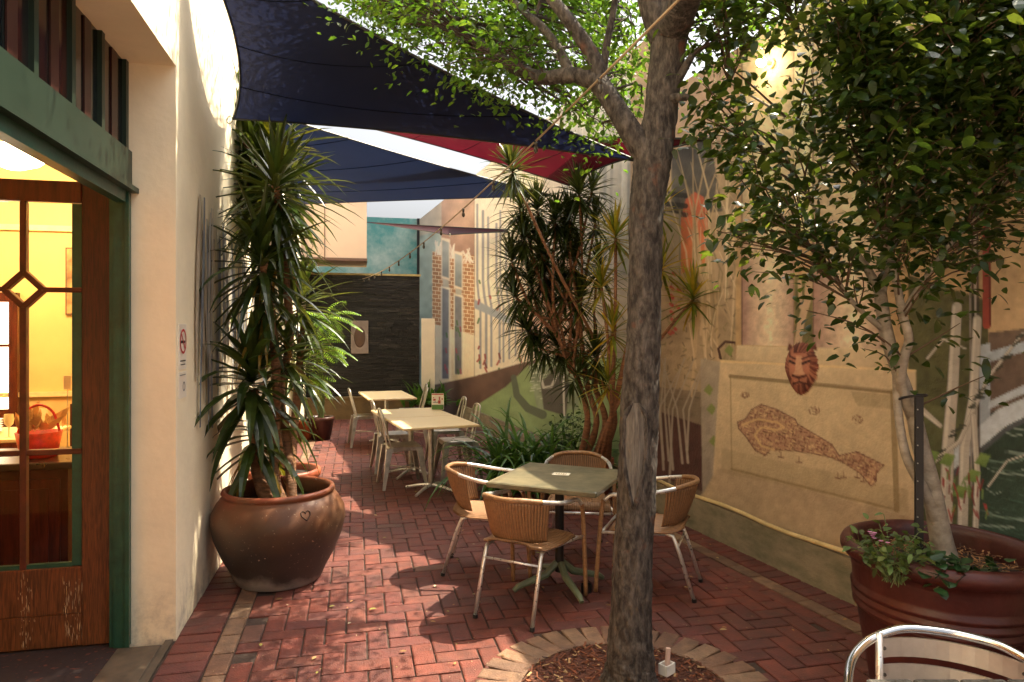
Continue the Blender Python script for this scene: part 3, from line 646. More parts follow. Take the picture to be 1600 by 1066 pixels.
m_ = MB(); m_.bx(-1.03, 1.27, 14.0, 14.38, 2.851, 2.89); m_.build('coping', mat('pale_coping', (.45, .36, .16), .8), sw, world=True)
m_ = MB(); m_.bx(-.96, 1.30, 13.78, 14.0, -.05, .40, bev=.006); m_.bx(-.97, 1.31, 13.75, 14.0, .401, .435, bev=.004)
m_.build('ledge', mat('ochre_ledge', (.22, .14, .055), .8, col2=(.10, .07, .035), scale=3, bump=.3), sw, world=True)
pq = thing('relief_plaque', 'small pale plaque with brown relief fixed on the dark slate wall', 'plaque', at(562, 527, 13.55))
p = pq.location; x_, z_ = p.x, p.z; m_ = MB(); m_.bx(x_-.17, x_+.17, 13.98, 14.02, z_-.33, z_+.33, bev=.005); m_.build('panel', mat('plaque_stone', (.32, .26, .22), .7), pq, world=True)
m_ = MB(); m_.lathe([(.11, 0), (.10, .015), (.05, .03), (.001, .035)], (0, 0, 0), 20); o = m_.build('relief', mat('plaque_relief', (.13, .075, .05), .6), pq); o.location = (0, 13.98-p.y, 0); o.rotation_euler = (pi/2, 0, 0); o.scale = (1, 1.9, 1)
rbk = thing('rear_building', 'teal painted upper wall behind the slate wall', 'building', (0, 17.9, 0))
m_ = MB(); m_.bx(-5, 1.56, 17.6, 17.9, -.05, 4.62)
def tealmat():
    m = mat('teal_mural_paint', (.10, .34, .33), .8, col2=(.52, .66, .60), scale=1.6, detail=9, bump=.2, thr=(.40, .72))
    return m
m_.build('wall', tealmat(), rbk, world=True)
m_ = MB(); m_.bx(1.50, 1.57, 17.54, 17.6, 0, 4.62); m_.build('corner_strip', BLACK, rbk, world=True)  # dark upright strip at the right end of the teal wall
bb = thing('overhanging_box', 'pale beige box overhang with dark lower edge beside the teal wall', 'overhang', at(500, 360, 12.6))
m_ = MB(); e = at(573, 400, 12.6); z0 = at(573, 404, 12.6).z; m_.bx(-.98, e.x, e.y, e.y+1.2, z0, 5.2); m_.build('box', mat('beige_panel', lin('#dcc3b0'), .75, var=.04, scale=2), bb, world=True)
m_ = MB(); m_.bx(-.98, e.x+.01, e.y-.02, e.y+1.21, z0-.05, z0-.001); e2 = at(508, 400, 12.58); m_.bx(e2.x-.008, e2.x+.008, e.y-.012, e.y-.001, z0, 5.2); m_.build('shade_edge_and_joint', mat('shade_and_joint_brown', (.16, .09, .07), .6), bb, world=True)  # slab coloured as the shaded underside, plus an upright line on the front
wp = at(669, 545, 13.4); 
wpn = MB(); wpn.bx(wp.x-.13, wp.x+.13, wp.y, wp.y+.05, .3, 1.98, bev=.004)
tag(wpn.build('white_panel', mat('white_panel_paint', lin('#eadfcb'), .7, var=.05)), 'narrow white upright panel beside the end of the slate wall', 'panel')

# ------------------------------------------------------------------ shade sails
def sail(name, A, B, Cc, k, sag, m, label, n=18, cords=()):
    A, B, Cc = Vector(A), Vector(B), Vector(Cc); vs = []; id_ = {}; mb = MB()
    for i in range(n+1):
        for j in range(n+1-i):
            a, b = i/n, j/n; c = 1-a-b; P = A*a+B*b+Cc*c
            P += ((Cc-(A+B)/2)*4*a*b*(1-c)+(A-(B+Cc)/2)*4*b*c*(1-a)+(B-(A+Cc)/2)*4*a*c*(1-b))*k
            P.z -= sag*27*a*b*c+sag*.6*(4*a*b+4*b*c+4*a*c)*.3
            id_[i, j] = len(vs); vs.append(tuple(P))
    fs = []
    for i in range(n):
        for j in range(n-i):
            fs.append((id_[i, j], id_[i+1, j], id_[i, j+1]))
            if j < n-i-1: fs.append((id_[i+1, j], id_[i+1, j+1], id_[i, j+1]))
    mb.add(vs, fs); ct = (A+B+Cc)/3
    t = thing('shade_sail', label, 'shade sail', ct, group='triangular shade sails over the courtyard')
    mb.build('canopy', m, t, smooth=True, world=True)
    hb = MB()
    for seq in ([id_[i, 0] for i in range(n+1)], [id_[0, j] for j in range(n+1)], [id_[i, n-i] for i in range(n+1)]): hb.tube([vs[q] for q in seq], .009, 6)
    hb.build('hem', BLACK, t, world=True)
    for r_ in (n//4, n//2, 3*n//4): sb = MB(); sb.tube([Vector(vs[id_[r_, j]])-Vector((0, 0, .003)) for j in range(n-r_+1)], .0035, 5); sb.build('seam', mat('dark_seam_thread', (.004, .005, .010), .9, spec=.1), t, world=True)
    for P0 in (A, B, Cc):
        rg = MB(); o_ = (P0-ct).normalized(); rg.tube([P0+o_*.035+Vector((o_.x*cos(q), o_.y*cos(q), sin(q)))*.03 for q in [2*pi*k/12 for k in range(13)]], .005, 6); rg.build('ring', STEEL, t, world=True)
    if cords:
        cb = MB()
        for a, b in cords: cb.tube([a, b], .006, 6)
        cb.build('cord', mat('pale_rope', (.5, .4, .25), .8), t, world=True)
    return t
def sailmat(name, col, tcol, tw):
    m = leafmat(name, col, tcol, rough=.7, tw=tw, var=.12, scale=3); return m
NAVY = sailmat('navy_sailcloth', (.0025, .0035, .010), (.0055, .008, .024), .5)
NAVY2 = sailmat('blue_sailcloth', (.003, .005, .014), (.0035, .007, .021), .5)
CRIM = sailmat('crimson_sailcloth', (.04, .003, .008), (.05, .002, .007), .5)
A3 = at(998, 252, 4.9)
sail('s1', at(296, -118, 3.92), at(364, 186, 5.25), A3, .05, .10, NAVY, 'large dark navy shade sail nearest the camera, dappled with leaf shadows', n=24,
     cords=((A3, wpt(5.9, 2.86, .01)),))
sail('s2', at(395, 168, 6.45), at(458, 320, 11.3), at(866, 306, 8.4), .02, .05, NAVY2, 'plain blue shade sail below and behind the larger navy one')
sail('s3', at(560, 196, 9.5), at(889, 290, 7.2), at(1116, 217, 5.6), .05, .05, CRIM, 'crimson shade sail showing between the navy sail and the dracaena')
sail('s4', at(570, 347, 14.0), at(702, 367, 11.5), at(835, 361, 10.4), .03, .02, CRIM, 'thin maroon shade sail seen almost edge on at the far end')

# ------------------------------------------------------------------ trees
def lampgap(p):                                       # the crown is pruned back in front of the wall lamp
    d = p.x*sin(YAW)+p.y*cos(YAW); u = 800+FPX*(p.x*cos(YAW)-p.y*sin(YAW))/d; v = HOR-(p.z-EYE)*FPX/d
    return (u-1208)**2+(v-103)**2 < 27**2
def twig_crown(branch_pts, clumps, twigs, leaves, per, ll, lw, spread, bend, upb=.25, nseg=4):
    BP = np.array([tuple(p) for p in branch_pts])
    for c in clumps:
        c = Vector(c); d = np.linalg.norm(BP-np.array(c), axis=1)+np.maximum(0, BP[:, 2]-c.z+.15)*1.2; b = Vector(BP[d.argmin()])
        mid = (b+c)/2+Vector((random.uniform(-.1, .1), random.uniform(-.1, .1), random.uniform(.0, .15)))*(c-b).length
        path = smoothpath([b, mid, c], 3)
        if any(lampgap(q) for q in path): continue
        L0 = (c-b).length; r0 = .0035+.0045*min(1.5, L0)
        twigs.tube(path, lerpr([r0, r0*.7, .0015], 3), 5)
        dirn = (c-b).normalized()
        for q in range(per):
            t = random.random()**.6; p = path[-1]*t+path[max(0, len(path)-4)]*(1-t)
            p = p+Vector((random.gauss(0, 1), random.gauss(0, 1), random.gauss(0, 1)))*spread*.5
            dv = Vector((random.gauss(0, 1), random.gauss(0, 1), random.gauss(-.35, .6)))+dirn*.7
            if lampgap(p): continue
            s_ = random.uniform(.5, 1.3); k = random.uniform(.7, 1.3); leaves.col = (k*random.uniform(.85, 1.25), k, k*.9)
            leaves.leaf(p, dv, ll*s_, lw*s_, (random.gauss(0, .5), random.gauss(0, .5), 1), bend=bend, n=nseg)
# main tree
TD = 3.27
tr = thing('courtyard_tree', 'tall grey barked tree with a scarred trunk rising from the round brick bed', 'tree', (RC[0]+.03, RC[1]+.05, 0))
BARK = mat('rough_bark', (.018, .013, .011), .85, col2=(.12, .102, .088), scale=34, bump=1.0, bscale=34, stretch=(1, 1, .42), detail=10, thr=(.38, .64))
def barkfix(m):
    n = m.node_tree.nodes; L = m.node_tree.links; p = n['Principled BSDF']; src = p.inputs['Base Color'].links[0].from_socket
    tc = n.new('ShaderNodeTexCoord'); mp = n.new('ShaderNodeMapping'); mp.inputs['Scale'].default_value = (1, 1, .3); L.new(tc.outputs['Object'], mp.inputs[0])
    v = n.new('ShaderNodeTexVoronoi'); v.feature = 'DISTANCE_TO_EDGE'; v.inputs['Scale'].default_value = 44; 
    nz = n.new('ShaderNodeTexNoise'); nz.inputs['Scale'].default_value = 9; L.new(mp.outputs[0], nz.inputs[0])
    ad = n.new('ShaderNodeMix'); ad.data_type = 'VECTOR'; ad.inputs[0].default_value = .12; L.new(mp.outputs[0], ad.inputs[4]); L.new(nz.outputs[1], ad.inputs[5]); L.new(ad.outputs[1], v.inputs['Vector'])
    r = n.new('ShaderNodeValToRGB'); r.color_ramp.elements[0].position = .0; r.color_ramp.elements[0].color = (.3, .22, .2, 1); r.color_ramp.elements[1].position = .16; r.color_ramp.elements[1].color = (1, 1, 1, 1); L.new(v.outputs[0], r.inputs[0])
    m2 = n.new('ShaderNodeMix'); m2.data_type = 'RGBA'; m2.blend_type = 'MULTIPLY'; m2.inputs[0].default_value = .4; L.new(src, m2.inputs[6]); L.new(r.outputs[0], m2.inputs[7])
    n3 = n.new('ShaderNodeTexNoise'); n3.inputs['Scale'].default_value = 7; n3.inputs['Detail'].default_value = 6; L.new(tc.outputs['Object'], n3.inputs[0])
    r3 = n.new('ShaderNodeValToRGB'); r3.color_ramp.elements[0].position = .64; r3.color_ramp.elements[1].position = .72; L.new(n3.outputs[0], r3.inputs[0])
    m3 = n.new('ShaderNodeMix'); m3.data_type = 'RGBA'; L.new(r3.outputs[0], m3.inputs[0]); L.new(m2.outputs[2], m3.inputs[6]); m3.inputs[7].default_value = (.11, .045, .028, 1)
    L.new(m3.outputs[2], p.inputs['Base Color'])
    b = n.new('ShaderNodeBump'); b.inputs['Strength'].default_value = .6; b.inputs['Distance'].default_value = .008; L.new(v.outputs[0], b.inputs['Height'])
    L.new(p.inputs['Normal'].links[0].from_socket, b.inputs['Normal']); L.new(b.outputs[0], p.inputs['Normal'])
barkfix(BARK)
def bark_tube(mb, px, n=6, seg=28, amp=.06, rs=1.):
    pts = smoothpath([at(u, v, d) for u, v, d, r in px], n); rad = lerpr([r*rs for *_, r in px], n)
    o = len(mb.v); mb.tube(pts, rad, seg)
    for i in range(len(pts)):
        for k in range(seg):
            v = Vector(mb.v[o+i*seg+k]); c = pts[i]; q = 2*pi*k/seg; h = i*.7
            f = 1+amp*(sin(q*3+h*.5)*.35+sin(q*7+h*1.7+sin(h))*.4+random.uniform(-.5, .5)); mb.v[o+i*seg+k] = tuple(c+(v-c)*f)
    return pts
tk = MB(); nodes = []
nodes += bark_tube(tk, [(981, 1100, TD, .235), (983, 1078, TD, .175), (985, 1050, TD, .140), (985, 1020, TD, .128), (986, 950, TD, .112), (990, 850, TD, .107), (996, 740, TD, .105), (999, 640, TD, .106), (1005, 540, TD, .094), (1008, 430, TD, .090), (1010, 330, TD, .094), (1020, 250, TD, .104), (1033, 170, TD, .090), (1042, 90, TD, .095), (1050, 20, TD, .108), (1056, -60, TD, .12)], 14, 48, .055, .86)
for br in ([(1020, 255, TD, .075), (985, 205, TD, .058), (957, 160, TD+.05, .052), (935, 128, TD+.1, .055)],
           [(935, 128, TD+.1, .05), (893, 118, TD+.15, .042), (845, 121, TD+.25, .036), (800, 104, TD+.4, .033), (760, 76, TD+.5, .030), (715, 48, TD+.6, .024), (660, 30, TD+.8, .018), (600, 22, TD+1, .01)],
           [(938, 130, TD+.1, .045), (928, 92, TD+.1, .040), (905, 55, TD+.1, .036), (878, 18, TD+.1, .033), (840, -30, TD+.2, .028)],
           [(893, 118, TD+.15, .032), (878, 88, TD+.2, .026), (858, 55, TD+.25, .024), (835, 32, TD+.3, .022), (800, 0, TD+.4, .018), (760, -40, TD+.6, .014)],
           [(942, 118, TD+.1, .022), (948, 70, TD+.1, .019), (958, 20, TD+.1, .017), (968, -40, TD+.1, .014)],
           [(835, 32, TD+.3, .012), (842, 10, TD+.3, .010), (850, -20, TD+.3, .008)],
           [(1042, 60, TD, .09), (1022, 10, TD, .075), (1000, -60, TD, .06), (960, -160, TD+.1, .04)],
           [(1048, 50, TD, .09), (1080, -20, 2.88, .065), (1112, -66, 2.44, .045), (1150, -150, 2.1, .03)],
           [(1035, 160, TD, .04), (1063, 118, TD-.06, .022), (1082, 86, TD-.08, .016)],
           [(1030, 157, TD, .035), (1066, 152, TD-.1, .018), (1075, 154, TD-.11, .016)]):
    nodes += bark_tube(tk, br, 5, 14, .05, .95)
tk.build('trunk', BARK, tr, smooth=True, world=True)
# old scar: bare grey wood set in the trunk face
sc = MB(); 
c0 = at(991, 700, TD)
for i in range(15):
    t = i/14; v = 630+165*t; hw = (17*(1-(max(0, t-.45)/.55)**1.5)+1)*min(1, t*6+.25); d = TD
    for q in (-1, -.5, 0, .5, 1): hm = hw/FPX*TD; p = at(993+q*hw-3*t, v, d-sqrt(max(0, .101**2-(hm*q)**2))); sc.v.append(tuple(p))
sc.f = [(i*5+j, i*5+j+1, i*5+6+j, i*5+5+j) for i in range(14) for j in range(4)]; sc.mi = [0]*len(sc.f)
ed = MB()
for j in (0, 4): ed.tube([sc.v[i*5+j] for i in range(15)], [.004]+[.011]*13+[.005], 8, wob=.25)
ed.build('callus', BARK, tr, smooth=True, world=True)
sc.build('bark_scar', mat('bare_scar_wood', (.20, .175, .15), .8, col2=(.06, .05, .042), scale=18, stretch=(5, 5, .5), bump=.5, bscale=20), tr, smooth=True, world=True)
cl = []
reg = [(480, -80), (540, 10), (610, 60), (690, 105), (760, 150), (830, 165), (900, 205), (995, 215), (1000, 120), (985, -80)]
while len(cl) < 430:
    u, v = random.uniform(480, 1000), random.uniform(-80, 215)
    if not inpoly([u], [v], reg)[0]: continue
    g1 = sin(u*.021+1)*cos(v*.027)+.5*sin(u*.05+v*.03)
    if g1 < -.35 and random.random() < .85: continue
    if 700 < u < 880 and 120 < v < 190 and random.random() < .7: continue
    cl.append(at(u, v, random.uniform(3.4, 6.2)))
for _ in range(45): cl.append(at(random.uniform(1075, 1215), random.uniform(-80, 110), random.uniform(3.2, 4.4)))
for _ in range(130): cl.append(Vector((random.uniform(-.1, 2.3), random.uniform(3.3, 6.6), random.uniform(4.5, 6))))  # unseen clumps above the view, added to dapple sail and court
for _ in range(40): cl.append(at(random.uniform(450, 1150), random.uniform(-330, -80), random.uniform(3.3, 5.5)))
tg = MB(); lv = MB(); twig_crown(nodes, cl, tg, lv, 36, .048, .021, .23, .3, nseg=3)
cr = lv.build('crown', leafmat('fresh_green_leaf', (.035, .085, .014), (.11, .23, .022), .4, .55, attr=True), tr, world=True)
tg.build('twig', mat('twig_bark', (.06, .04, .03), .9), tr, world=True)

# ficus in its terracotta pot
FP = Vector((2.60, 2.60, 0)); fp = thing('terracotta_pot', 'large red terracotta pot with ribbed bands and a thick rim, holding the ficus', 'plant pot', FP)
m_ = MB(); pr = [(.001, .0), (.27, .0), (.285, .02), (.33, .30), (.349, .425), (.358, .43), (.352, .432), (.366, .442), (.368, .452), (.356, .464), (.357, .470), (.371, .480), (.373, .492), (.360, .504), (.361, .510), (.375, .520), (.377, .532), (.364, .546), (.366, .56), (.375, .63), (.378, .655), (.402, .668), (.418, .69), (.42, .715), (.408, .738), (.385, .745), (.365, .735), (.355, .70), (.345, .62), (.34, .60)]
m_.lathe(pr, n=72); m_.build('pot', mat('red_terracotta', (.065, .014, .011), .4, var=.4, scale=5, bump=.12, bscale=40), fp, smooth=True)
m_ = MB(); m_.lathe([(.001, .645), (.2, .64), (.352, .62)], n=40)
m_.build('soil', SOIL, fp, smooth=True)
m_ = MB()
for _ in range(700):
    q = random.uniform(0, 2*pi); r = .33*sqrt(random.random()); l = random.uniform(.012, .05); k = random.random()
    m_.col = (.42*k+.05, .22*k+.02, .09*k+.01)
    M = Matrix.Translation((r*cos(q), r*sin(q), .648+random.random()*.015)) @ Matrix.Rotation(random.uniform(0, pi), 4, 'Z') @ Matrix.Rotation(random.uniform(-.5, .5), 4, 'Y')
    m_.box((0, 0, 0), (l, random.uniform(.002, .007), .002), M=M)
kind(m_.build('bark_mulch', MATS['bark_chips'], fp), 'stuff')
ft = thing('ficus_tree', 'bushy ficus with glossy dark leaves and a pale double trunk in the ribbed pot', 'tree', FP+Vector((0, 0, .64)))
FD = 3.12
PALE = mat('pale_ficus_bark', (.36, .31, .25), .7, col2=(.20, .16, .12), scale=14, bump=.3, bscale=50, stretch=(1, 1, 1.5))
tk = MB(); fn = []
for br in ([(1479, 880, FD, .055), (1470, 840, FD, .048), (1455, 760, FD, .040), (1437, 690, FD, .036), (1425, 640, FD, .033), (1400, 570, FD, .030), (1385, 520, FD, .030), (1375, 455, FD, .027)],
           [(1425, 650, FD, .026), (1408, 600, FD-.05, .022), (1412, 560, FD-.07, .020), (1420, 530, FD-.08, .019), (1410, 490, FD-.08, .018), (1400, 440, FD-.08, .016), (1380, 360, FD-.1, .012)],
           [(1470, 830, FD, .03), (1440, 760, FD-.04, .024), (1415, 710, FD-.05, .02), (1403, 640, FD-.03, .018), (1400, 575, FD, .016)],
           [(1375, 455, FD, .022), (1340, 400, FD+.05, .016), (1300, 380, FD+.1, .012), (1250, 330, FD+.2, .007)],
           [(1378, 460, FD, .02), (1385, 380, FD, .018), (1370, 280, FD, .014), (1350, 180, FD, .010), (1330, 60, FD, .007), (1320, -60, FD, .005)],
           [(1385, 520, FD, .014), (1330, 470, FD, .011), (1290, 410, FD+.1, .008), (1230, 350, FD+.2, .005)],
           [(1385, 400, FD, .018), (1440, 300, FD, .014), (1470, 200, FD-.05, .011), (1500, 60, FD-.1, .008), (1530, -80, FD-.1, .006)],
           [(1410, 490, FD-.08, .014), (1470, 400, FD-.1, .012), (1540, 320, FD-.1, .009), (1620, 220, FD-.15, .007)],
           [(1370, 280, FD, .012), (1290, 225, FD+.1, .009), (1215, 175, FD+.2, .006), (1140, 130, FD+.25, .004)],
           [(1350, 180, FD, .009), (1280, 90, FD+.1, .007), (1230, 20, FD+.2, .005), (1180, -60, FD+.25, .003)],
           [(1440, 300, FD, .011), (1540, 200, FD-.15, .008), (1650, 90, FD-.2, .006)],
           [(1300, 380, FD+.1, .009), (1240, 270, FD+.2, .007), (1170, 220, FD+.3, .004)]):
    fn += bark_tube(tk, br, 5, 12, .03)
tk.build('trunk', PALE, ft, smooth=True, world=True)
cl = []; reg = [(1120, -120), (1085, 120), (1070, 185), (1112, 235), (1150, 290), (1130, 330), (1110, 375), (1180, 430), (1245, 415), (1310, 455), (1360, 440), (1430, 420), (1475, 455), (1530, 470), (1570, 420), (1640, 390), (1750, 300), (1750, -120)]
while len(cl) < 520:
    u, v = random.uniform(1060, 1750), random.uniform(-120, 480)
    if not inpoly([u], [v], reg)[0]: continue
    g1 = sin(u*.023+2)*cos(v*.025+1)+.6*sin(u*.04-v*.03)
    if g1 < -.45 and random.random() < .75: continue
    if v > 250 and random.random() < .45: continue
    if u < 1350 and random.random() < .12: continue
    if (u-1208)**2+(v-103)**2 < 60**2: continue
    if 1180 < u < 1340 and 210 < v < 400 and random.random() < .25: continue
    cl.append(at(u, v, random.uniform(2.72, 3.25)+max(0, (1350-u)/1000)))
while len(cl) < 630:
    u, v = random.uniform(1330, 1760), random.uniform(-120, 270)
    cl.append(at(u, v, random.uniform(2.6, 3.1)))
for u, v in ((1545, 600), (1500, 520), (1320, 520), (1350, 560), (1260, 500), (1120, 380), (1140, 400), (1400, 500)): cl.append(at(u, v-15, 3.05))
tg = MB(); lv = MB(); twig_crown(fn, cl, tg, lv, 21, .068, .031, .16, .5, nseg=4)
lv.build('crown', leafmat('glossy_ficus_leaf', (.020, .050, .012), (.11, .17, .018), .3, .42, attr=True), ft, world=True)
tg.build('twig', mat('ficus_twig', (.10, .06, .035), .85), ft, world=True)
sp = at(1436, 850, 3.02); st = thing('garden_stake', 'black metal stake standing in the big pot beside the ficus trunk', 'stake', (sp.x, sp.y, .64))
m_ = MB(); m_.box((sp.x, sp.y, 1.02), (.034, .012, .82), rz=-YAW); m_.box((sp.x, sp.y+.012, 1.02), (.006, .03, .82), rz=-YAW); m_.build('post', BLACK, st, world=True)
for k in range(7):
    m_ = MB(); p = at(1433, 640+28*k, 3.005); m_.tube([p, p+Vector((.002, -.004, 0))], .003, 8); m_.build('hole', mat('stake_holes', (.3, .3, .28), .5), st, world=True)
m_ = MB(); m_.tube(smoothpath([at(1398, 628, 3.16), at(1410, 622, 3.05), at(1436, 618, 3.0), at(1447, 618, 3.03), at(1420, 624, 3.2)], 5), .006, 6); m_.build('tie', BLACK, st, world=True)
def bush(name, label, cat, base, blobs, n, ll, lw, m, stem=True, world=True, group=None, upb=.6):
    t = thing(name, label, cat, base, group=group); lv = MB(); sm = MB(); base = Vector(base)
    for c, r in blobs:
        c = Vector(c)
        for q in range(n):
            p = c+Vector((random.gauss(0, .5), random.gauss(0, .5), random.gauss(0, .45)))*r; k = random.uniform(.6, 1.35)
            lv.col = (k*random.uniform(.9, 1.3), k, k); lv.leaf(p, Vector((random.gauss(0, 1), random.gauss(0, 1), random.gauss(upb*.4, .5))), ll*random.uniform(.6, 1.1), lw*random.uniform(.7, 1.1), (random.gauss(0, .4), random.gauss(0, .4), 1), .6, 4)
            if stem and q % 5 == 0: sm.tube(smoothpath([base+Vector((random.gauss(0, .03), random.gauss(0, .03), 0)), (base+p)/2+Vector((0, 0, .03)), p], 3), .002, 4)
    lv.build('leaves', m, t, world=True)
    if sm.v: sm.build('stem', mat('green_stem', (.10, .14, .04), .6), t, world=True)
    return t
hb = at(1395, 865, 2.88)
bl = [(at(u, v, d), r) for u, v, d, r in ((1350, 850, 2.92, .07), (1375, 845, 2.9, .08), (1400, 855, 2.88, .08), (1425, 850, 2.9, .07), (1405, 880, 2.8, .06), (1440, 870, 2.85, .06), (1370, 875, 2.84, .05))]
bush('trailing_herb', 'light green leafy herb with tiny pink flowers spilling over the big pot rim', 'plant', (hb.x, hb.y, .65), bl, 34, .05, .022, leafmat('herb_leaf', (.09, .16, .05), (.15, .25, .05), .5, .35, attr=True))
m_ = MB()
for _ in range(9):
    p = at(random.uniform(1345, 1400), random.uniform(832, 850), 2.86); 
    for k in range(5): m_.leaf(p, (cos(k*1.26), sin(k*1.26), .5), .012, .008, (0, 0, 1))
fo = [o for o in C.objects if o.name == 'trailing_herb'][0]
m_.build('flower', mat('pink_petal', (.6, .25, .45), .6), fo, world=True)
vb = at(1520, 880, 2.85)
bush('creeping_vine', 'dark green rounded leaves creeping over the pot soil by the trunk', 'plant', (vb.x, vb.y, .65), [(at(u, v, 2.78), r) for u, v, r in ((1480, 880, .05), (1510, 890, .06), (1545, 890, .06), (1470, 905, .04))], 16, .06, .05, leafmat('vine_leaf', (.02, .06, .02), (.03, .08, .02), .35, .25, attr=True), upb=.2)

# ------------------------------------------------------------------ yuccas and dracaenas
def rosette(mb, c, n, l, wd, axis=(0, 0, 1), spread=(-.5, 1.45), bend=.7, colf=None, seg=6, core=.12):
    c = Vector(c); ax = Vector(axis).normalized(); a1 = ax.orthogonal().normalized(); a2 = ax.cross(a1)
    for i in range(n):
        q = i*2.39996+random.uniform(-.2, .2); t = (i+.5)/n; el = spread[0]+(spread[1]-spread[0])*t+random.uniform(-.1, .1)
        d = (a1*cos(q)+a2*sin(q))*cos(el)+ax*sin(el); k = random.uniform(.75, 1.3)
        mb.col = colf(t) if colf else (k*random.uniform(.9, 1.2), k, k*.9)
        ll = l*random.uniform(.75, 1.15)*(.75+.25*sin(pi*min(1, .2+t)))
        mb.blade(c+ax*core*(t-.5)*2, d, ll, wd*random.uniform(.8, 1.15), bend*random.uniform(.4, 1.4)*cos(el*.8), seg)
YUC = leafmat('dark_yucca_leaf', (.030, .058, .014), (.09, .13, .018), .3, .25, attr=True)
def stick(mb, px, n=5, seg=10):
    pts = smoothpath([p[0] for p in px], n); rad = lerpr([p[1] for p in px], n); mb.tube(pts, [r*random.uniform(.9, 1.12) for r in rad], seg); return pts
YTR = mat('ringed_yucca_stem', (.36, .17, .075), .75, col2=(.14, .07, .035), scale=11, bump=.7, bscale=22, stretch=(1, 1, 4))
JP = Vector((-.525, 4.98, 0))
jar = thing('clay_jar_planter', 'huge round bellied clay jar with a whitish stained foot and heart mark', 'plant pot', JP)
m_ = MB(); pr = [(.001, 0), (.27, 0), (.285, .012), (.315, .08), (.375, .19), (.424, .31), (.446, .41), (.440, .48), (.405, .545), (.375, .585), (.362, .592), (.37, .60), (.376, .615), (.37, .63), (.352, .636), (.338, .625), (.335, .60), (.345, .55), (.35, .5)]
m_.lathe(pr, n=72)
def jarmat():
    m = bpy.data.materials.new('glazed_jar_clay'); m.use_nodes = True; n = m.node_tree.nodes; L = m.node_tree.links; p = n['Principled BSDF']
    tc = n.new('ShaderNodeTexCoord'); sx = n.new('ShaderNodeSeparateXYZ'); L.new(tc.outputs['Object'], sx.inputs[0])
    nz = n.new('ShaderNodeTexNoise'); nz.inputs['Scale'].default_value = 5; nz.inputs['Detail'].default_value = 8; L.new(tc.outputs['Object'], nz.inputs[0])
    ad = n.new('ShaderNodeMath'); ad.operation = 'MULTIPLY_ADD'; ad.inputs[1].default_value = .30; L.new(nz.outputs[0], ad.inputs[0]); L.new(sx.outputs[2], ad.inputs[2])
    rp = n.new('ShaderNodeValToRGB'); e = rp.color_ramp.elements; e[0].position = .18; e[0].color = (.30, .26, .23, 1); e[1].position = .80; e[1].color = (.26, .055, .022, 1)
    for ps, c in ((.25, (.05, .036, .030, 1)), (.42, (.036, .023, .019, 1)), (.56, (.07, .034, .017, 1)), (.72, (.15, .055, .02, 1))):
        q = e.new(ps); q.color = c
    L.new(ad.outputs[0], rp.inputs[0])
    n2 = n.new('ShaderNodeTexNoise'); n2.inputs['Scale'].default_value = 55; n2.inputs['Detail'].default_value = 4; L.new(tc.outputs['Object'], n2.inputs[0])
    r2 = n.new('ShaderNodeValToRGB'); r2.color_ramp.elements[0].position = .66; r2.color_ramp.elements[1].position = .76
    L.new(n2.outputs[0], r2.inputs[0]); mx = n.new('ShaderNodeMix'); mx.data_type = 'RGBA'; L.new(r2.outputs[0], mx.inputs[0]); L.new(rp.outputs[0], mx.inputs[6]); mx.inputs[7].default_value = (.36, .26, .17, 1)
    L.new(mx.outputs[2], p.inputs['Base Color']); p.inputs['Roughness'].default_value = .52
    bp = n.new('ShaderNodeBump'); bp.inputs['Strength'].default_value = .25; bp.inputs['Distance'].default_value = .01; L.new(nz.outputs[0], bp.inputs['Height']); L.new(bp.outputs[0], p.inputs['Normal']); return m
m_.build('jar', jarmat(), jar, smooth=True)
m_ = MB(); m_.lathe([(.001, .52), (.346, .515)], n=40); m_.build('soil', SOIL, jar)
hc = [(0, -.03), (-.028, 0), (-.03, .018), (-.018, .027), (-.006, .022), (0, .012), (.006, .022), (.018, .027), (.03, .018), (.028, 0)]
m_ = MB(); qa = atan2(-1, .55)
def onjar(a, z):
    r = np.interp(z, [q[1] for q in pr[3:14]], [q[0] for q in pr[3:14]])+.002; return Vector((r*cos(qa+a/.4), r*sin(qa+a/.4), z))
m_.tube([onjar(a, .515+z) for a, z in hc+hc[:1]], .0035, 6); m_.build('heart_mark', mat('heart_groove', (.05, .025, .015), .7), jar)
def yl(t):
    k = random.uniform(.7, 1.3); return (k*1.5, k*1.05, k*.5) if random.random() < .11 else (k*random.uniform(.9, 1.25), k, k*.85)
yu = thing('yucca', 'tall yucca with drooping sword leaves growing out of the bellied clay jar', 'plant', JP+Vector((0, 0, .52)))
tk = MB(); lv = MB(); B0 = JP+Vector((-.06, 0, .5))
stick(tk, [(B0, .055), (at(405, 745, 4.85), .05), (at(400, 690, 4.85), .045), (at(396, 610, 4.82), .035)])
stick(tk, [(JP+Vector((.03, .02, .5)), .04), (at(428, 740, 4.9), .035), (at(432, 660, 4.92), .032), (at(430, 560, 4.92), .03), (at(418, 470, 4.9), .03), (at(412, 410, 4.9), .03)])
stick(tk, [(JP+Vector((.08, .08, .5)), .04), (at(450, 700, 5.0), .034), (at(438, 610, 5.05), .03), (at(452, 540, 5.05), .03), (at(450, 470, 5.05), .03), (at(440, 380, 5.1), .03), (at(430, 290, 5.1), .03)])
rosette(lv, at(394, 600, 4.82), 64, .70, .072, spread=(-.9, 1.35), bend=1.45, colf=yl)
rosette(lv, at(400, 690, 4.84), 26, .55, .068, spread=(-.9, .5), bend=1.3, colf=yl)
rosette(lv, at(408, 415, 4.9), 66, .66, .060, spread=(-.8, 1.4), bend=1.0, colf=yl)
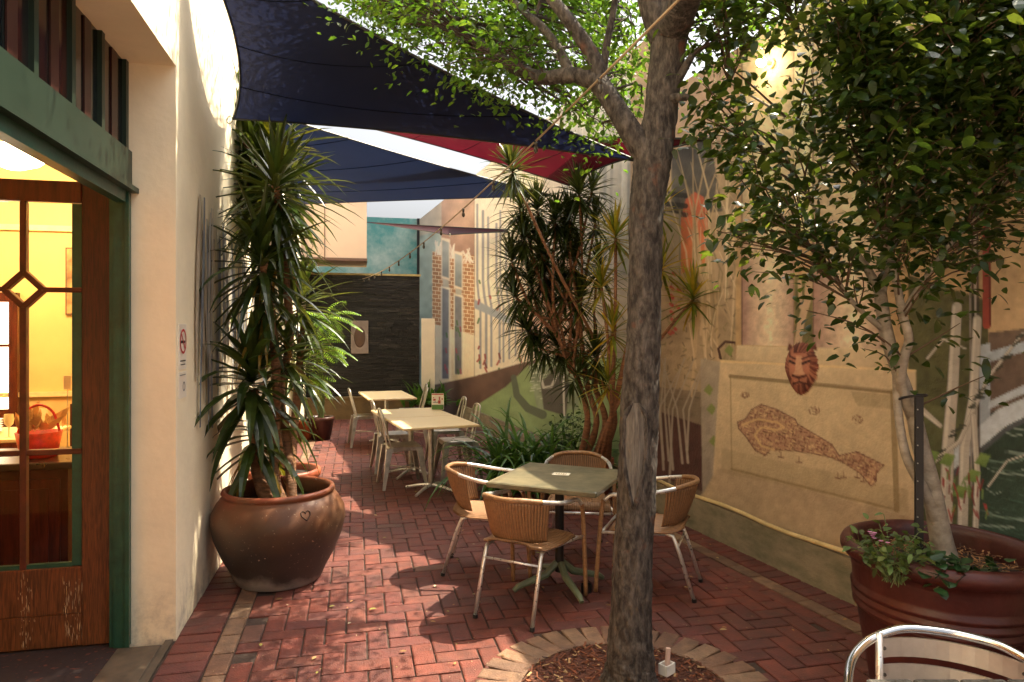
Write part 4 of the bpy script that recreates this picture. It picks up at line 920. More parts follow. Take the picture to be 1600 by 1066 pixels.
rosette(lv, at(415, 480, 4.9), 22, .5, .06, spread=(-1.2, .2), bend=.8, colf=yl)
rosette(lv, at(430, 300, 5.1), 95, .62, .054, spread=(-1.2, 1.4), bend=.6, colf=yl)
rosette(lv, at(436, 370, 5.1), 44, .55, .054, spread=(-1.2, .2), bend=.8, colf=yl)
rosette(lv, at(447, 560, 5.0), 22, .5, .06, spread=(-1.0, .9), bend=.9, colf=yl)
for hd in (at(400, 700, 4.86), at(412, 500, 4.9), at(432, 400, 5.1)):
    for i in range(9):
        q = random.uniform(0, 6.28); k = random.uniform(.7, 1.2); lv.col = (7*k, 2.6*k, 1.6*k)
        lv.blade(hd+Vector((cos(q)*.03, sin(q)*.03, 0)), (cos(q)*.6, sin(q)*.6, -.8), random.uniform(.3, .5), .035, .8, 5)
tk.build('trunk', YTR, yu, smooth=True, world=True); lv.build('leaves', YUC, yu, smooth=False, world=True)
P2 = Vector((-.60, 6.1, 0)); p2 = thing('terracotta_planter', 'terracotta planter with wide rim partly hidden behind the bellied clay jar', 'plant pot', P2)
m_ = MB(); m_.lathe([(.001, 0), (.20, 0), (.24, .3), (.27, .46), (.285, .47), (.30, .49), (.30, .53), (.285, .545), (.26, .54), (.25, .48)], n=48); m_.build('pot', TERRA, p2, smooth=True)
m_ = MB(); m_.lathe([(.001, .49), (.255, .485)], n=32); m_.build('soil', SOIL, p2)
y2 = thing('yucca', 'second taller yucca with dark crown touching the sail, planted behind the jar', 'plant', P2+Vector((0, 0, .49)))
tk = MB(); lv = MB()
stick(tk, [(P2+Vector((0, 0, .45)), .05), (at(432, 600, 5.9), .045), (at(420, 450, 5.9), .04), (at(395, 300, 5.9), .04), (at(385, 210, 5.8), .035)])
stick(tk, [(P2+Vector((.05, .0, .45)), .04), (at(462, 640, 6.0), .035), (at(470, 540, 6.0), .03), (at(468, 480, 6.0), .03)])
for u, v, n_ in ((385, 225, 90), (368, 150, 70), (410, 275, 70), (435, 235, 60), (395, 340, 60), (450, 300, 44)):
    rosette(lv, at(u, v, 5.85), n_, .62, .056, spread=(-1.0, 1.4), bend=.6, colf=yl)
rosette(lv, at(470, 475, 6.0), 66, .55, .052, spread=(-.8, 1.4), bend=.6, colf=yl)
rosette(lv, at(470, 570, 6.0), 46, .5, .052, spread=(-.8, 1.0), bend=.8, colf=yl)
tk.build('trunk', YTR, y2, smooth=True, world=True); lv.build('leaves', YUC, y2, world=True)
# bright feathery cycad by the slate wall
P3 = Vector((-.56, 11.3, 0)); p3 = thing('orange_pot', 'small orange clay pot on the paving below the feathery palm', 'plant pot', Vector((-.80, 11.35, 0)))
m_ = MB(); m_.lathe([(.001, 0), (.11, 0), (.14, .26), (.155, .265), (.155, .30), (.14, .305), (.13, .28)], n=28); m_.build('pot', mat('orange_clay', (.42, .10, .03), .6), p3, smooth=True)
m_ = MB(); m_.lathe([(.001, .28), (.13, .275)], n=20); m_.build('soil', SOIL, p3)
p4 = thing('brown_pot', 'dark brown glazed pot holding the feathery palm by the slate wall', 'plant pot', P3)
m_ = MB(); m_.lathe([(.001, 0), (.15, 0), (.2, .3), (.215, .31), (.215, .36), (.2, .365), (.185, .33)], n=32); m_.build('pot', mat('dark_glaze', (.06, .02, .014), .3), p4, smooth=True)
m_ = MB(); m_.lathe([(.001, .335), (.19, .33)], n=20); m_.build('soil', SOIL, p4)
cy = thing('feathery_palm', 'bright green feathery palm with arching fronds against the dark slate', 'plant', P3+Vector((0, 0, .34)))
tk = MB(); tk.tube([P3+Vector((0, 0, .3)), P3+Vector((.02, 0, .8)), at(497, 560, 10.9)], [.05, .045, .04], 10); lv = MB()
for hub, n_, l0 in ((at(497, 545, 10.9), 26, .62), (at(510, 500, 10.8), 22, .55), (at(480, 590, 10.9), 14, .5)):
    for i in range(n_):
        q = i*2.4; el = random.uniform(-.35, 1.1); d = Vector((cos(q)*cos(el), sin(q)*cos(el), sin(el))); p = Vector(hub); L0 = l0*random.uniform(.7, 1.1); pts = [p.copy()]
        for k in range(12):
            d = (d-Vector((0, 0, .09))).normalized(); p = p+d*L0/12; pts.append(p.copy()); side = d.cross(Vector((0, 0, 1))).normalized(); ll = .17*sin(pi*min(1, (k+1.5)/13))+.03
            kk = random.uniform(.7, 1.4); lv.col = (kk*1.1, kk, kk*.8)
            for s_ in (-1, 1): lv.leaf(p, d*.7+side*s_+Vector((0, 0, .1)), ll, .022, (0, 0, 1), .5, 3)
        tk.tube(pts, .005, 4)
tk.build('stem', mat('palm_stem', (.10, .13, .04), .6), cy, world=True); lv.build('leaves', leafmat('bright_palm_leaf', (.09, .22, .03), (.22, .42, .05), .4, .5, attr=True), cy, world=True)

# dracaena group by the mural wall
DB = Vector((2.36, 6.75, 0))
pl = thing('orange_planter', 'orange brown planter at the foot of the many-stemmed dracaena', 'plant pot', DB)
m_ = MB(); m_.lathe([(.001, 0), (.2, 0), (.235, .34), (.255, .345), (.255, .40), (.235, .405), (.22, .37)], n=40); m_.build('pot', mat('burnt_orange_clay', (.30, .07, .02), .55), pl, smooth=True)
m_ = MB(); m_.lathe([(.001, .375), (.222, .37)], n=24); m_.build('soil', SOIL, pl)
dc = thing('dracaena', 'many-stemmed dracaena with spiky dark crowns against the striped mural', 'plant', DB+Vector((0, 0, .37)))
tk = MB(); lv = MB()
DSTEM = mat('dracaena_stem', (.36, .16, .075), .7, col2=(.13, .06, .035), scale=12, bump=.5, stretch=(1, 1, 3))
heads = [(800, 410, 6.9, 34), (806, 465, 6.95, 34), (935, 420, 6.95, 30), (930, 350, 7.0, 26), (815, 330, 6.9, 34), (900, 590, 6.8, 24), (845, 395, 6.9, 40), (890, 345, 6.95, 40), (830, 450, 7.0, 34), (880, 455, 7.0, 40), (845, 545, 7.0, 30), (818, 372, 6.9, 60), (868, 345, 6.9, 50), (905, 305, 6.8, 44), (800, 268, 6.4, 40), (850, 430, 7.0, 50), (898, 410, 7.0, 44), (826, 520, 7.0, 48), (872, 545, 7.0, 30), (905, 470, 6.9, 40), (840, 330, 6.9, 40), (885, 380, 7.0, 36), (930, 560, 6.7, 30), (862, 480, 7.1, 34), (925, 300, 7.0, 24), (900, 540, 7.0, 26)]
forks = [at(u, v, 6.9) for u, v in ((868, 520), (905, 500), (935, 540), (890, 580))]
for k, f in enumerate(forks):
    stick(tk, [(DB+Vector((-.12+.08*k, .05*(k % 2), .36)), .036), (at(918+14*k, 660, 6.85), .032), (at(905+12*k, 600, 6.9), .028), (f, .022)], 6, 9)
for i, (u, v, d, n_) in enumerate(heads):
    h = at(u, v, d); f = forks[i % len(forks)]; m2 = f*.45+h*.55+Vector((random.uniform(-.08, .08), random.uniform(-.08, .08), -.10))
    stick(tk, [(f, .018), (m2, .014), (h, .012)], 5, 8)
    rosette(lv, h, int(n_*2.3), .37, .030, axis=(h-m2).normalized()*.5+Vector((0, 0, .6)), spread=(-.9, 1.4), bend=.55, seg=4, core=.09)
tk.build('stem', DSTEM, dc, smooth=True, world=True); lv.build('leaves', leafmat('dark_dracaena_leaf', (.032, .056, .016), (.09, .12, .018), .32, .28, attr=True), dc, world=True)
def vary(t):
    k = random.uniform(.8, 1.3); return random.choice([(1.4*k, 1.15*k, .5*k), (1.0*k, 1.0*k, .5*k), (.5*k, .7*k, .4*k)])
dv = thing('variegated_dracaena', 'yellow striped dracaena with starburst crowns half behind the tree trunk', 'plant', DB+Vector((.05, -.25, .37)))
tk = MB(); lv = MB()
for u, v, d, n_ in ((962, 372, 6.3, 46), (1083, 468, 5.9, 44), (957, 520, 6.3, 34), (940, 450, 6.4, 30), (1035, 420, 6.1, 30), (1030, 330, 6.2, 26), (950, 600, 6.3, 20)):
    h = at(u, v, d); stick(tk, [(DB+Vector((random.uniform(-.05, .15), -.2, .36)), .022), (at(955, 650, 6.4), .02), (at((u+960)/2, (v+620)/2, 6.3), .016), (h, .013)], 5, 8)
    rosette(lv, h, int(n_*1.4), .40, .03, spread=(-.9, 1.45), bend=.35, colf=vary, seg=5, core=.06)
tk.build('stem', DSTEM, dv, smooth=True, world=True); lv.build('leaves', leafmat('variegated_leaf', (.22, .21, .05), (.35, .33, .05), .35, .35, attr=True), dv, world=True)
# strap-leaf clump and broad-leaf clump
cb = Vector((1.80, 7.05, 0)); cp = thing('strap_leaf_clump', 'low clump of arching glossy strap leaves on the ground by the mural', 'plant', cb)
lv = MB()
for c, n_ in ((cb, 120), (cb+Vector((-.25, .1, 0)), 80), (cb+Vector((.3, -.1, 0)), 70)):
    for i in range(n_):
        q = random.uniform(0, 2*pi); el = random.uniform(.7, 1.45); k = random.uniform(.6, 1.3); lv.col = (k, k, k)
        lv.blade(c+Vector((random.gauss(0, .07), random.gauss(0, .07), 0)), (cos(q)*cos(el), sin(q)*cos(el), sin(el)), random.uniform(.7, 1.2), .050, 1.6, 8, tipdroop=.8)
lv.build('leaves', leafmat('strap_leaf', (.075, .18, .045), (.13, .27, .035), .22, .3, attr=True), cp, world=True)
b2 = Vector((2.25, 7.15, 0)); bush('leafy_shrub', 'small fine-leaved green shrub between the strap leaves and the dracaena stems', 'plant', b2, [(b2+Vector((x, y, z)), .2) for x, y, z in ((0, 0, .35), (-.15, .1, .5), (.1, -.1, .6), (0, 0, .75), (-.2, -.1, .3))], 70, .07, .035, leafmat('shrub_leaf', (.03, .09, .015), (.07, .15, .02), .4, .3, attr=True))
fb = Vector((1.36, 13.4, 0)); fe = thing('broad_leaf_plant', 'bright broad-leaved plant in the far corner beside the white panel', 'plant', fb)
lv = MB()
for i in range(70):
    q = random.uniform(0, 2*pi); el = random.uniform(.3, 1.45); k = random.uniform(.6, 1.3); lv.col = (k, k, k)
    lv.blade(fb+Vector((random.gauss(0, .15), random.gauss(0, .1), .25)), (cos(q)*cos(el), sin(q)*cos(el), sin(el)), random.uniform(.35, .7), .11, .9, 6, base=.25)
lv.build('leaves', leafmat('broad_leaf', (.06, .17, .03), (.12, .28, .03), .35, .35, attr=True), fe, world=True)
m_ = MB(); m_.lathe([(.001, 0), (.2, 0), (.26, .3), (.24, .3)], (fb.x, fb.y, 0), 24); m_.build('stem_base', SOIL, fe, world=True)

# ------------------------------------------------------------------ wicker chairs and stone table
def loop_pts(w2=.25, back=-.30, zb=.725, za=.65, yf=.23):
    pts = []
    for s_ in (-1, 1):
        seg = [(s_*(w2+.01), yf+.03, za-.04), (s_*w2, yf-.01, za-.005), (s_*w2, yf-.08, za+.003), (s_*w2, .02, za+.018)]
        pts.append(seg)
    arc = [(w2*cos(a), .0+(-back)*sin(a)*1.0, za+.02+(zb-za-.02)*min(1, abs(sin(a))*1.1)) for a in [pi+pi*k/14 for k in range(1, 14)]]
    return pts[0], arc, pts[1][::-1]
def wicker_chair(loc, rz, label):
    t = thing('bistro_chair', label, 'chair', loc, rz, 'wicker bistro chairs round the stone table')
    a, arc, b = loop_pts(); full = smoothpath(a+arc+b, 3); N = len(full)
    m_ = MB(); m_.tube(full, .0135, 10); m_.build('arm_rail', ALU, t, smooth=True)
    m_ = MB(); k0 = int(N*.31); m_.tube(full[k0:N-k0], .0165, 10); m_.build('rail_wrap', WICKER, t, smooth=True)
    for s_ in (-1, 1):
        m_ = MB(); m_.tube(smoothpath([(s_*.26, .262, .612), (s_*.262, .275, .55), (s_*.264, .30, .25), (s_*.266, .315, .012)], 3), .0145, 10); m_.build('leg', WICKER, t, smooth=True)
    for s_ in (-1, 1):
        m_ = MB(); m_.tube([(s_*.180, -.08, .425), (s_*.185, -.17, .40), (s_*.188, -.21, .30), (s_*.19, -.30, .012)], .0125, 10); lg = m_.build('leg', ALU, t, smooth=True)
        m_ = MB(); m_.tube([(s_*.19, -.301, .02), (s_*.1905, -.303, 0)], .0155, 10); m_.build('foot_cap', BLACK, lg)
    m_ = MB(); m_.tube([(-.26, .285, .40), (-.182, -.12, .405)], .010, 8); m_.tube([(.26, .285, .40), (.182, -.12, .405)], .010, 8); m_.tube([(-.187, -.20, .335), (.187, -.20, .335)], .008, 8); m_.tube([(-.262, .29, .385), (.262, .29, .385)], .010, 8)
    m_.build('stretcher', ALU, t, smooth=True)
    # woven back, ribbed
    m_ = MB(); nc, nr = 120, 10; ribs = 30
    for j in range(nr+1):
        v = j/nr
        for i in range(nc+1):
            u = i/nc; an = pi*1.5+(u-.5)*radians(128)*(1-.08*v); R_ = .252-.035*v; zz = (.722-.02*abs(u-.5)*2)*(1-v)+.455*v
            rib = .0045*sin(2*pi*ribs*u)*(1 if .04 < v < .96 else .3); em = .003*sin(v*40+u*30) if (.3 < u < .7 and .3 < v < .55) else 0
            m_.c.append(canecol(sin(2*pi*ribs*u))); yb = .30-.035*v-.04*v*v; m_.v.append(((R_+rib)*cos(an)*1.0, (yb+rib+em)*sin(an)+.02*v, zz))
    m_.f = [(j*(nc+1)+i, j*(nc+1)+i+1, (j+1)*(nc+1)+i+1, (j+1)*(nc+1)+i) for j in range(nr) for i in range(nc)]; m_.mi = [0]*len(m_.f)
    m_.build('backrest', WICKR, t, smooth=True, solid=.009)
    m_ = MB(); nc, nr = 112, 14; ribs = 28
    for j in range(nr+1):
        v = j/nr; y = -.235+.48*v; zz = .447+.02*(1-min(1, v*4))**2-.012*sin(pi*v)-.05*max(0, (v-.86)/.14)**2; hw = (.20+.035*min(1, v*1.6))*(1 if v > .12 else .72+.28*sqrt(v/.12))
        for i in range(nc+1): u = i/nc; m_.c.append(canecol(sin(2*pi*ribs*u))); m_.v.append(((u-.5)*2*hw, y, zz+.0035*sin(2*pi*ribs*u)-.02*abs(u*2-1)**6))
    m_.f = [(j*(nc+1)+i, j*(nc+1)+i+1, (j+1)*(nc+1)+i+1, (j+1)*(nc+1)+i) for j in range(nr) for i in range(nc)]; m_.mi = [0]*len(m_.f)
    m_.build('seat', WICKR, t, smooth=True, solid=.012)
    return t
def face(dx, dy): return -atan2(dx, dy)
c1 = wicker_chair((1.03, 4.12, 0), face(.66, .75), 'tan wicker armchair nearest the camera, seen from behind left of the trunk')
dup(c1, (.93, 4.86, 0), face(.93, -.28), 'tan wicker armchair at the left side of the green stone table')
dup(c1, (1.66, 5.02, 0), face(-.30, -.95), 'tan wicker armchair behind the stone table, facing the camera')
dup(c1, (1.93, 4.27, 0), face(-.83, .56), 'tan wicker armchair right of the tree trunk with its back to the mural')
ctr = [gr(753, 753, .74), gr(925, 770, .74), gr(833, 722, .74)]; cc = (ctr[1]+ctr[2])/2; rz1 = atan2(ctr[1].y-ctr[0].y, ctr[1].x-ctr[0].x)
t1 = thing('stone_table', 'square table with mottled green stone top on a green cast foot', 'table', (cc.x, cc.y, 0), rz1)
m_ = MB(); m_.box((0, 0, .722), (.74, .74, .036), bev=.007); m_.build('tabletop', mat('mottled_green_stone', (.21, .175, .10), .38, col2=(.085, .082, .052), scale=6, detail=8, bump=.05), t1)
m_ = MB(); m_.tube([(0, 0, .10), (0, 0, .69)], .030, 14); m_.box((0, 0, .695), (.4, .05, .018)); m_.box((0, 0, .6945), (.05, .4, .018)); m_.build('pedestal', BLACK, t1, smooth=False)
for k in range(4):
    a = pi/4+k*pi/2; m_ = MB(); m_.tube([(.02*cos(a), .02*sin(a), .16), (.1*cos(a), .1*sin(a), .09), (.3*cos(a), .3*sin(a), .035), (.33*cos(a), .33*sin(a), .012)], [.024, .026, .02, .016], 8); m_.build('foot', mat('pale_green_iron', (.14, .17, .10), .5, var=.4), t1)
nc_ = thing('paper_coaster', 'small white printed paper card lying on the green stone table', 'coaster', gr(877, 741, .7405), rz1+.15)
m_ = MB(); m_.box((0, 0, .001), (.115, .075, .002)); m_.build('card', mat('card_paper', lin('#efe6cf'), .8, var=.03), nc_)
m_ = MB()
for k in range(5): m_.box((-.032+.016*k, .004, .0026), (.009, .018+.006*(k % 2), .0006)); 
m_.box((0, -.022, .0026), (.07, .005, .0006)); m_.build('print', mat('card_print', (.35, .25, .12), .8), nc_)
jr = thing('ashtray_tin', 'small black tin on the bricks by the chair leg', 'tin', gr(916, 925), 0)
m_ = MB(); m_.lathe([(.001, 0), (.035, 0), (.037, .05), (.033, .05), (.032, .01), (.001, .01)], n=20); m_.build('body', BLACK, jr)
m_ = MB(); m_.lathe([(.001, .03), (.031, .03)], n=16); m_.build('content', mat('tin_content', (.2, .22, .05), .8), jr)

# ------------------------------------------------------------------ steel chairs and pale tables
def steel_chair(loc, rz, label):
    t = thing('steel_chair', label, 'chair', loc, rz, 'galvanised steel chairs at the pale tables')
    m_ = MB(); m_.box((0, 0, .447), (.36, .36, .012), bev=.005); m_.box((0, .178, .425), (.35, .006, .04)); m_.box((0, -.178, .425), (.35, .006, .04)); m_.box((.178, 0, .4255), (.006, .348, .04)); m_.box((-.178, 0, .4255), (.006, .348, .04))
    m_.build('seat', STEEL, t)
    for sx in (-1, 1):
        for sy in (-1, 1):
            m_ = MB(); vs = []
            for z, c, hw in ((.435, .155, .034), (0, .225, .014)):
                x, y = sx*c, sy*(c if sy > 0 else c+.02); vs += [(x-hw, y-hw, z), (x+hw, y-hw, z), (x+hw, y+hw, z), (x-hw, y+hw, z)]
            m_.add(vs, [(0, 1, 2, 3), (7, 6, 5, 4), (0, 4, 5, 1), (1, 5, 6, 2), (2, 6, 7, 3), (3, 7, 4, 0)]); m_.build('leg', STEEL, t)
    hp = smoothpath([(-.165, -.15, .44), (-.165, -.18, .55), (-.16, -.22, .70), (-.145, -.245, .80), (-.10, -.255, .845), (0, -.258, .857), (.10, -.255, .845), (.145, -.245, .80), (.16, -.22, .70), (.165, -.18, .55), (.165, -.15, .44)], 4)
    m_ = MB(); m_.tube(hp, .011, 8); m_.build('back_hoop', STEEL, t, smooth=True)
    m_ = MB(); m_.add([(-.03, -.175, .45), (.03, -.175, .45), (.035, -.252, .85), (-.035, -.252, .85)], [(0, 1, 2, 3)]); m_.build('back_splat', STEEL, t, solid=.004)
    m_ = MB(); m_.tube([(-.19, .19, .2), (.19, -.20, .2)], .006, 6); m_.tube([(.19, .19, .202), (-.19, -.20, .202)], .006, 6); m_.build('cross_brace', STEEL, t)
    return t
sc1 = steel_chair((.50, 7.72, 0), face(1, .12), 'grey steel chair pushed in at the left of the long pale table, nearest the camera')
dup(sc1, (.44, 8.62, 0), face(1, .1), 'grey steel chair left of the long pale table, just behind the nearest one')
dup(sc1, (1.14, 7.95, 0), face(-1, -.1), 'grey steel chair right of the long pale table, in front of the mural water')
dup(sc1, (1.12, 8.85, 0), face(-1, -.05), 'grey steel chair on the right of the long pale table, behind the menu card')
dup(sc1, (.14, 10.6, 0), face(1, .1), 'grey steel chair left of the farthest pale table by the slate wall')
dup(sc1, (.80, 10.45, 0), face(-1, .1), 'grey steel chair right of the farthest table, the nearer of two')
dup(sc1, (.86, 11.25, 0), face(-1, .0), 'grey steel chair right of the farthest table, beside the corner plant')
def pale_table(loc, rz, label, sx, sy):
    t = thing('cafe_table', label, 'table', loc, rz, 'pale topped cafe tables')
    m_ = MB(); m_.box((0, 0, .737), (sx, sy, .026), bev=.005); m_.build('tabletop', WOODLT, t)
    m_ = MB(); m_.tube([(0, 0, .05), (0, 0, .723)], .030, 14); m_.box((0, 0, .716), (.36, .06, .014)); m_.build('pedestal', STEEL, t)
    for k in range(4):
        a = pi/4+k*pi/2; m_ = MB(); m_.tube([(.02*cos(a), .02*sin(a), .075), (.16*cos(a), .16*sin(a), .055), (.31*cos(a), .31*sin(a), .02)], [.018, .018, .014], 8); m_.build('foot', ALU, t)
    return t
RZ2 = radians(9)
pale_table((.775, 7.33, 0), RZ2, 'pale cafe table joined to another, the half nearest the camera', .80, .86)
pale_table((.63, 8.205, 0), RZ2, 'pale cafe table joined to another, the half carrying the menu card', .80, .86)
pale_table((.44, 10.65, 0), radians(6), 'separate pale cafe table farthest away near the slate wall', .70, 1.35)
mc = thing('menu_card', 'upright printed menu card in a holder on the joined pale tables', 'menu card', gr(684, 640, .752), radians(-10))
m_ = MB(); m_.box((0, 0, .10), (.15, .05, .2), M=Matrix.Translation((0, 0, .10))); m_.v = [(x, y*(1.0 if z < .05 else .15), z) for x, y, z in [(v[0], v[1]*.9, v[2]) for v in [(-.075, -.03, 0), (.075, -.03, 0), (.075, .03, 0), (-.075, .03, 0), (-.075, -.006, .2), (.075, -.006, .2), (.075, .006, .2), (-.075, .006, .2)]]]
m_.build('card', mat('menu_paper', lin('#efe4d0'), .6, var=.03), mc)
def mfront(x, z, w_, h_, nm, mt, parts=None):
    q = MB(); y = lambda zz: -.027-.003+(.026)*(zz/.2)
    q.add([(x-w_/2, y(z), z), (x+w_/2, y(z), z), (x+w_/2, y(z+h_), z+h_), (x-w_/2, y(z+h_), z+h_)], [(0, 1, 2, 3)]); return q
mfront(0, .005, .142, .055, '', None).build('green_band', mat('menu_green', (.12, .25, .05), .6), mc)
q = mfront(0, .182, .142, .012, '', None); 
for x, z, w_, h_ in ((.02, .075, .03, .04), (.022, .12, .016, .022), (.022, .146, .02, .012), (-.04, .11, .03, .022), (-.05, .14, .012, .012), (.055, .12, .012, .02)): a = mfront(x, z, w_, h_, '', None); q.add(a.v, a.f)
q.build('red_figure', mat('menu_red', (.5, .05, .03), .6), mc)
q = MB()
for k in range(5): a = mfront(-.055+.013*k, .085, .008, .008+.004*(k % 3), '', None); q.add(a.v, a.f)
q.build('lettering', mat('menu_ink', (.04, .03, .03), .6), mc)

# ------------------------------------------------------------------ foreground chair and plank table
fc = at(1490, 1000, 1.93); fcx, fcy = fc.x, fc.y
fch = thing('aluminium_chair', 'shiny aluminium slatted armchair in the near right corner by the big pot', 'chair', (fcx+.0, fcy-.02, 0), face(-fcx, -fcy)+.1)
a, arc, b = loop_pts(.28, -.27, .755, .655); m_ = MB(); fl = smoothpath([(-.285, .27, .02), (-.285, .265, .55)]+a+arc+b+[(.285, .265, .55), (.285, .27, .02)], 4); m_.tube(fl, .0135, 12); m_.build('frame', mat('polished_aluminium', (.62, .62, .62), .16, metal=1, var=.05), fch, smooth=True)
for k in range(3):
    m_ = MB(); z = .70-.075*k
    vs = []
    for i in range(13):
        x = -.2+.4*i/12; yb = -.27*sqrt(max(0, 1-(x/.28)**2))+.012+.02*k
        for dyy, dz_ in ((0, -.03), (0, .03), (-.008, .03), (-.008, -.03)): vs.append((x, yb+dyy, z+dz_))
    m_.add(vs, [(i*4+j, i*4+(j+1) % 4, i*4+4+(j+1) % 4, i*4+4+j) for i in range(12) for j in range(4)]+[(0, 1, 2, 3), (51, 50, 49, 48)]); m_.build('back_slat', mat('satin_aluminium_slat', (.55, .53, .50), .38, metal=.9, var=.08, scale=20), fch)
m_ = MB()
for s_ in (-1, 1): m_.tube([(s_*.195, -.18, .75), (s_*.195, -.165, .6), (s_*.195, -.13, .45), (s_*.2, -.26, .0)], .011, 8)
m_.build('rear_leg', ALU, fch, smooth=True)
for k in range(5):
    m_ = MB(); m_.box((0, -.13+.085*k, .445), (.46, .07, .012), bev=.003); m_.build('seat_slat', MATS['satin_aluminium_slat'], fch)
m_ = MB()
for s_ in (-1, 1): m_.tube([(s_*.23, -.16, .432), (s_*.285, .265, .432)], .011, 8)
m_.build('seat_rail', ALU, fch)
m_ = MB()
for x in (-.18, .18):
    for k in range(2): yb = -.27*sqrt(1-(x/.28)**2)+.012+.02*k; m_.tube([(x, yb+.001, .70-.075*k), (x, yb+.004, .70-.075*k)], .006, 8)
m_.build('rivet', mat('dark_rivet', (.1, .1, .1), .4, metal=1), fch)
pc = gr(1312, 1062, .74); pt = thing('plank_table', 'weathered dark plank table edge at the bottom right corner', 'table', (pc.x+.42, pc.y-.50, 0), -YAW)
m_ = MB()
for k in range(7): m_.box((-.45+.066+.130*k, 0, .725), (.124, .80, .03), bev=.004)
m_.build('tabletop', mat('weathered_planks', (.085, .075, .06), .7, col2=(.03, .026, .02), scale=6, stretch=(8, 1, 1), bump=.4), pt)
for sx in (-1, 1):
    for sy in (-1, 1): m_ = MB(); m_.box((sx*.38, sy*.33, .354), (.06, .06, .708), bev=.004); m_.build('leg', MATS['weathered_planks'], pt)
bkt = thing('irrigation_bracket', 'white plastic bracket with a pale pipe stub stuck in the mulch', 'bracket', gr(1042, 1052, .02), .5)
m_ = MB(); m_.bx(-.035, .035, -.025, -.019, 0, .05); m_.bx(-.035, .035, .019, .025, 0, .05); m_.bx(-.035, -.029, -.018, .018, 0, .05); m_.bx(.029, .035, -.018, .018, 0, .05); m_.build('socket', mat('white_plastic', lin('#e8e4dc'), .4, var=.05), bkt)
m_ = MB(); m_.tube([(0, 0, 0), (.012, .0, .12)], .012, 12); m_.build('pipe', mat('pale_pink_pipe', lin('#d8b7a8'), .5, var=.05), bkt)

# ------------------------------------------------------------------ signs, string lights, wall lamp
sgp = at(291, 541, 4.22)
ns = thing('no_smoking_sign', 'small white no smoking sign with red ring on the cream wall', 'sign', (LX, 4.25, 1.62))
def disc(y, z, r0, r1, x, n=32, a0=0, a1=2*pi):
    q = MB(); vs = []
    for k in range(n+1): a = a0+(a1-a0)*k/n; vs += [(x, y+r0*cos(a), z+r0*sin(a)), (x, y+r1*cos(a), z+r1*sin(a))]
    q.add(vs, [(2*k, 2*k+1, 2*k+3, 2*k+2) for k in range(n)]); return q
m_ = MB(); m_.bx(0, .004, -.085, .085, -.13, .13); m_.build('panel', mat('sign_white', lin('#efe4d2'), .5, var=.03), ns)
m_ = disc(0, .03, .058, .072, .0065); m_.add([(.0068, -.052, .03+.042), (.0068, -.042, .03+.052), (.0068, .052, .03-.042), (.0068, .042, .03-.052)], [(0, 1, 2, 3)])
m_.build('red_ring', mat('sign_red', (.55, .03, .03), .5, var=.05), ns)
m_ = MB(); m_.bx(.0041, .0055, -.045, .03, .02, .034); m_.bx(.0041, .0055, .035, .045, .02, .034); m_.bx(.0041, .0055, -.06, .06, -.085, -.078); m_.bx(.0041, .0055, -.05, .05, -.105, -.1)
m_.build('cigarette', BLACK, ns)
s2 = thing('notice_sign', 'small pale notice with a grey emblem under the no smoking sign', 'sign', (LX, 4.25, 1.40))
m_ = MB(); m_.bx(0, .004, -.085, .085, -.075, .075); m_.build('panel', MATS['sign_white'], s2)
m_ = disc(.02, -.01, .02, .028, .0055, 20); m_.bx(.0041, .0055, -.07, .06, .055, .06); m_.build('emblem', mat('sign_grey', (.2, .2, .19), .6), s2)
# painted drapery on the cream wall behind the yucca
m_ = MB()
for k in range(46):
    y = random.uniform(4.62, 6.6); w_ = random.uniform(.012, .06); z1 = random.uniform(2.35, 2.6)-.1*(y-4.6); z0 = random.uniform(.95, 1.6)
    m_.col = random.choice([(.20, .22, .25), (.36, .37, .40), (.60, .56, .50), (.56, .46, .33), (.28, .30, .33), (.66, .57, .43)])
    o = .003+.0005*k; n_ = 8; vs = []
    for i in range(n_+1): t = i/n_; yy = y+.05*sin(t*3+k)+.12*t*(y-5.4)*.3; ww = w_*(.5+.5*sin(pi*min(1, t*1.1+.05))); vs += [(LX+o, yy-ww, z1+(z0-z1)*t), (LX+o, yy+ww, z1+(z0-z1)*t)]
    m_.add(vs, [(2*i, 2*i+1, 2*i+3, 2*i+2) for i in range(n_)])
m_.build('painted_drapery', mat('drapery_paint', (1, 1, 1), .8, attr=True, var=.2, scale=8), rb, world=True)
sg = thing('string_lights', 'thin cable with small bulbs slung from the tree to the slate wall', 'string lights', at(1108, -48, 2.40))
e0, e1 = at(1108, -48, 2.40), at(566, 436, 13.6); pts = []
for k in range(41): t = k/40; p = e0.lerp(e1, t); p.z -= .40*4*t*(1-t)*.5; pts.append(p)
m_ = MB(); m_.tube(pts, .006, 6); m_.build('cable', mat('faded_cable', (.36, .27, .17), .7), sg, world=True)
for k in range(3, 40, 3):
    m_ = MB(); p = pts[k]; m_.tube([p, p-Vector((0, 0, .03))], .010, 8); m_.lathe([(.001, -.075), (.012, -.065), (.014, -.05), (.009, -.03)], p, 10); m_.build('bulb', mat('dark_bulb', (.06, .05, .04), .2), sg, smooth=True, world=True)
wy = 4.95
for _ in range(40):                                     # where the ray at photo column 1208 meets the wall
    q = at(1208, 103, 1); k_ = (WX0)/(q.x-WSL*q.y); wy = q.y*k_
LPt = wpt(wy, at(1208, 100, wpt(wy, 0).x*sin(YAW)+wy*cos(YAW)).z, .0)
wl = thing('wall_lamp', 'small glowing lamp on the mural wall shining through the ficus leaves', 'lamp', LPt)
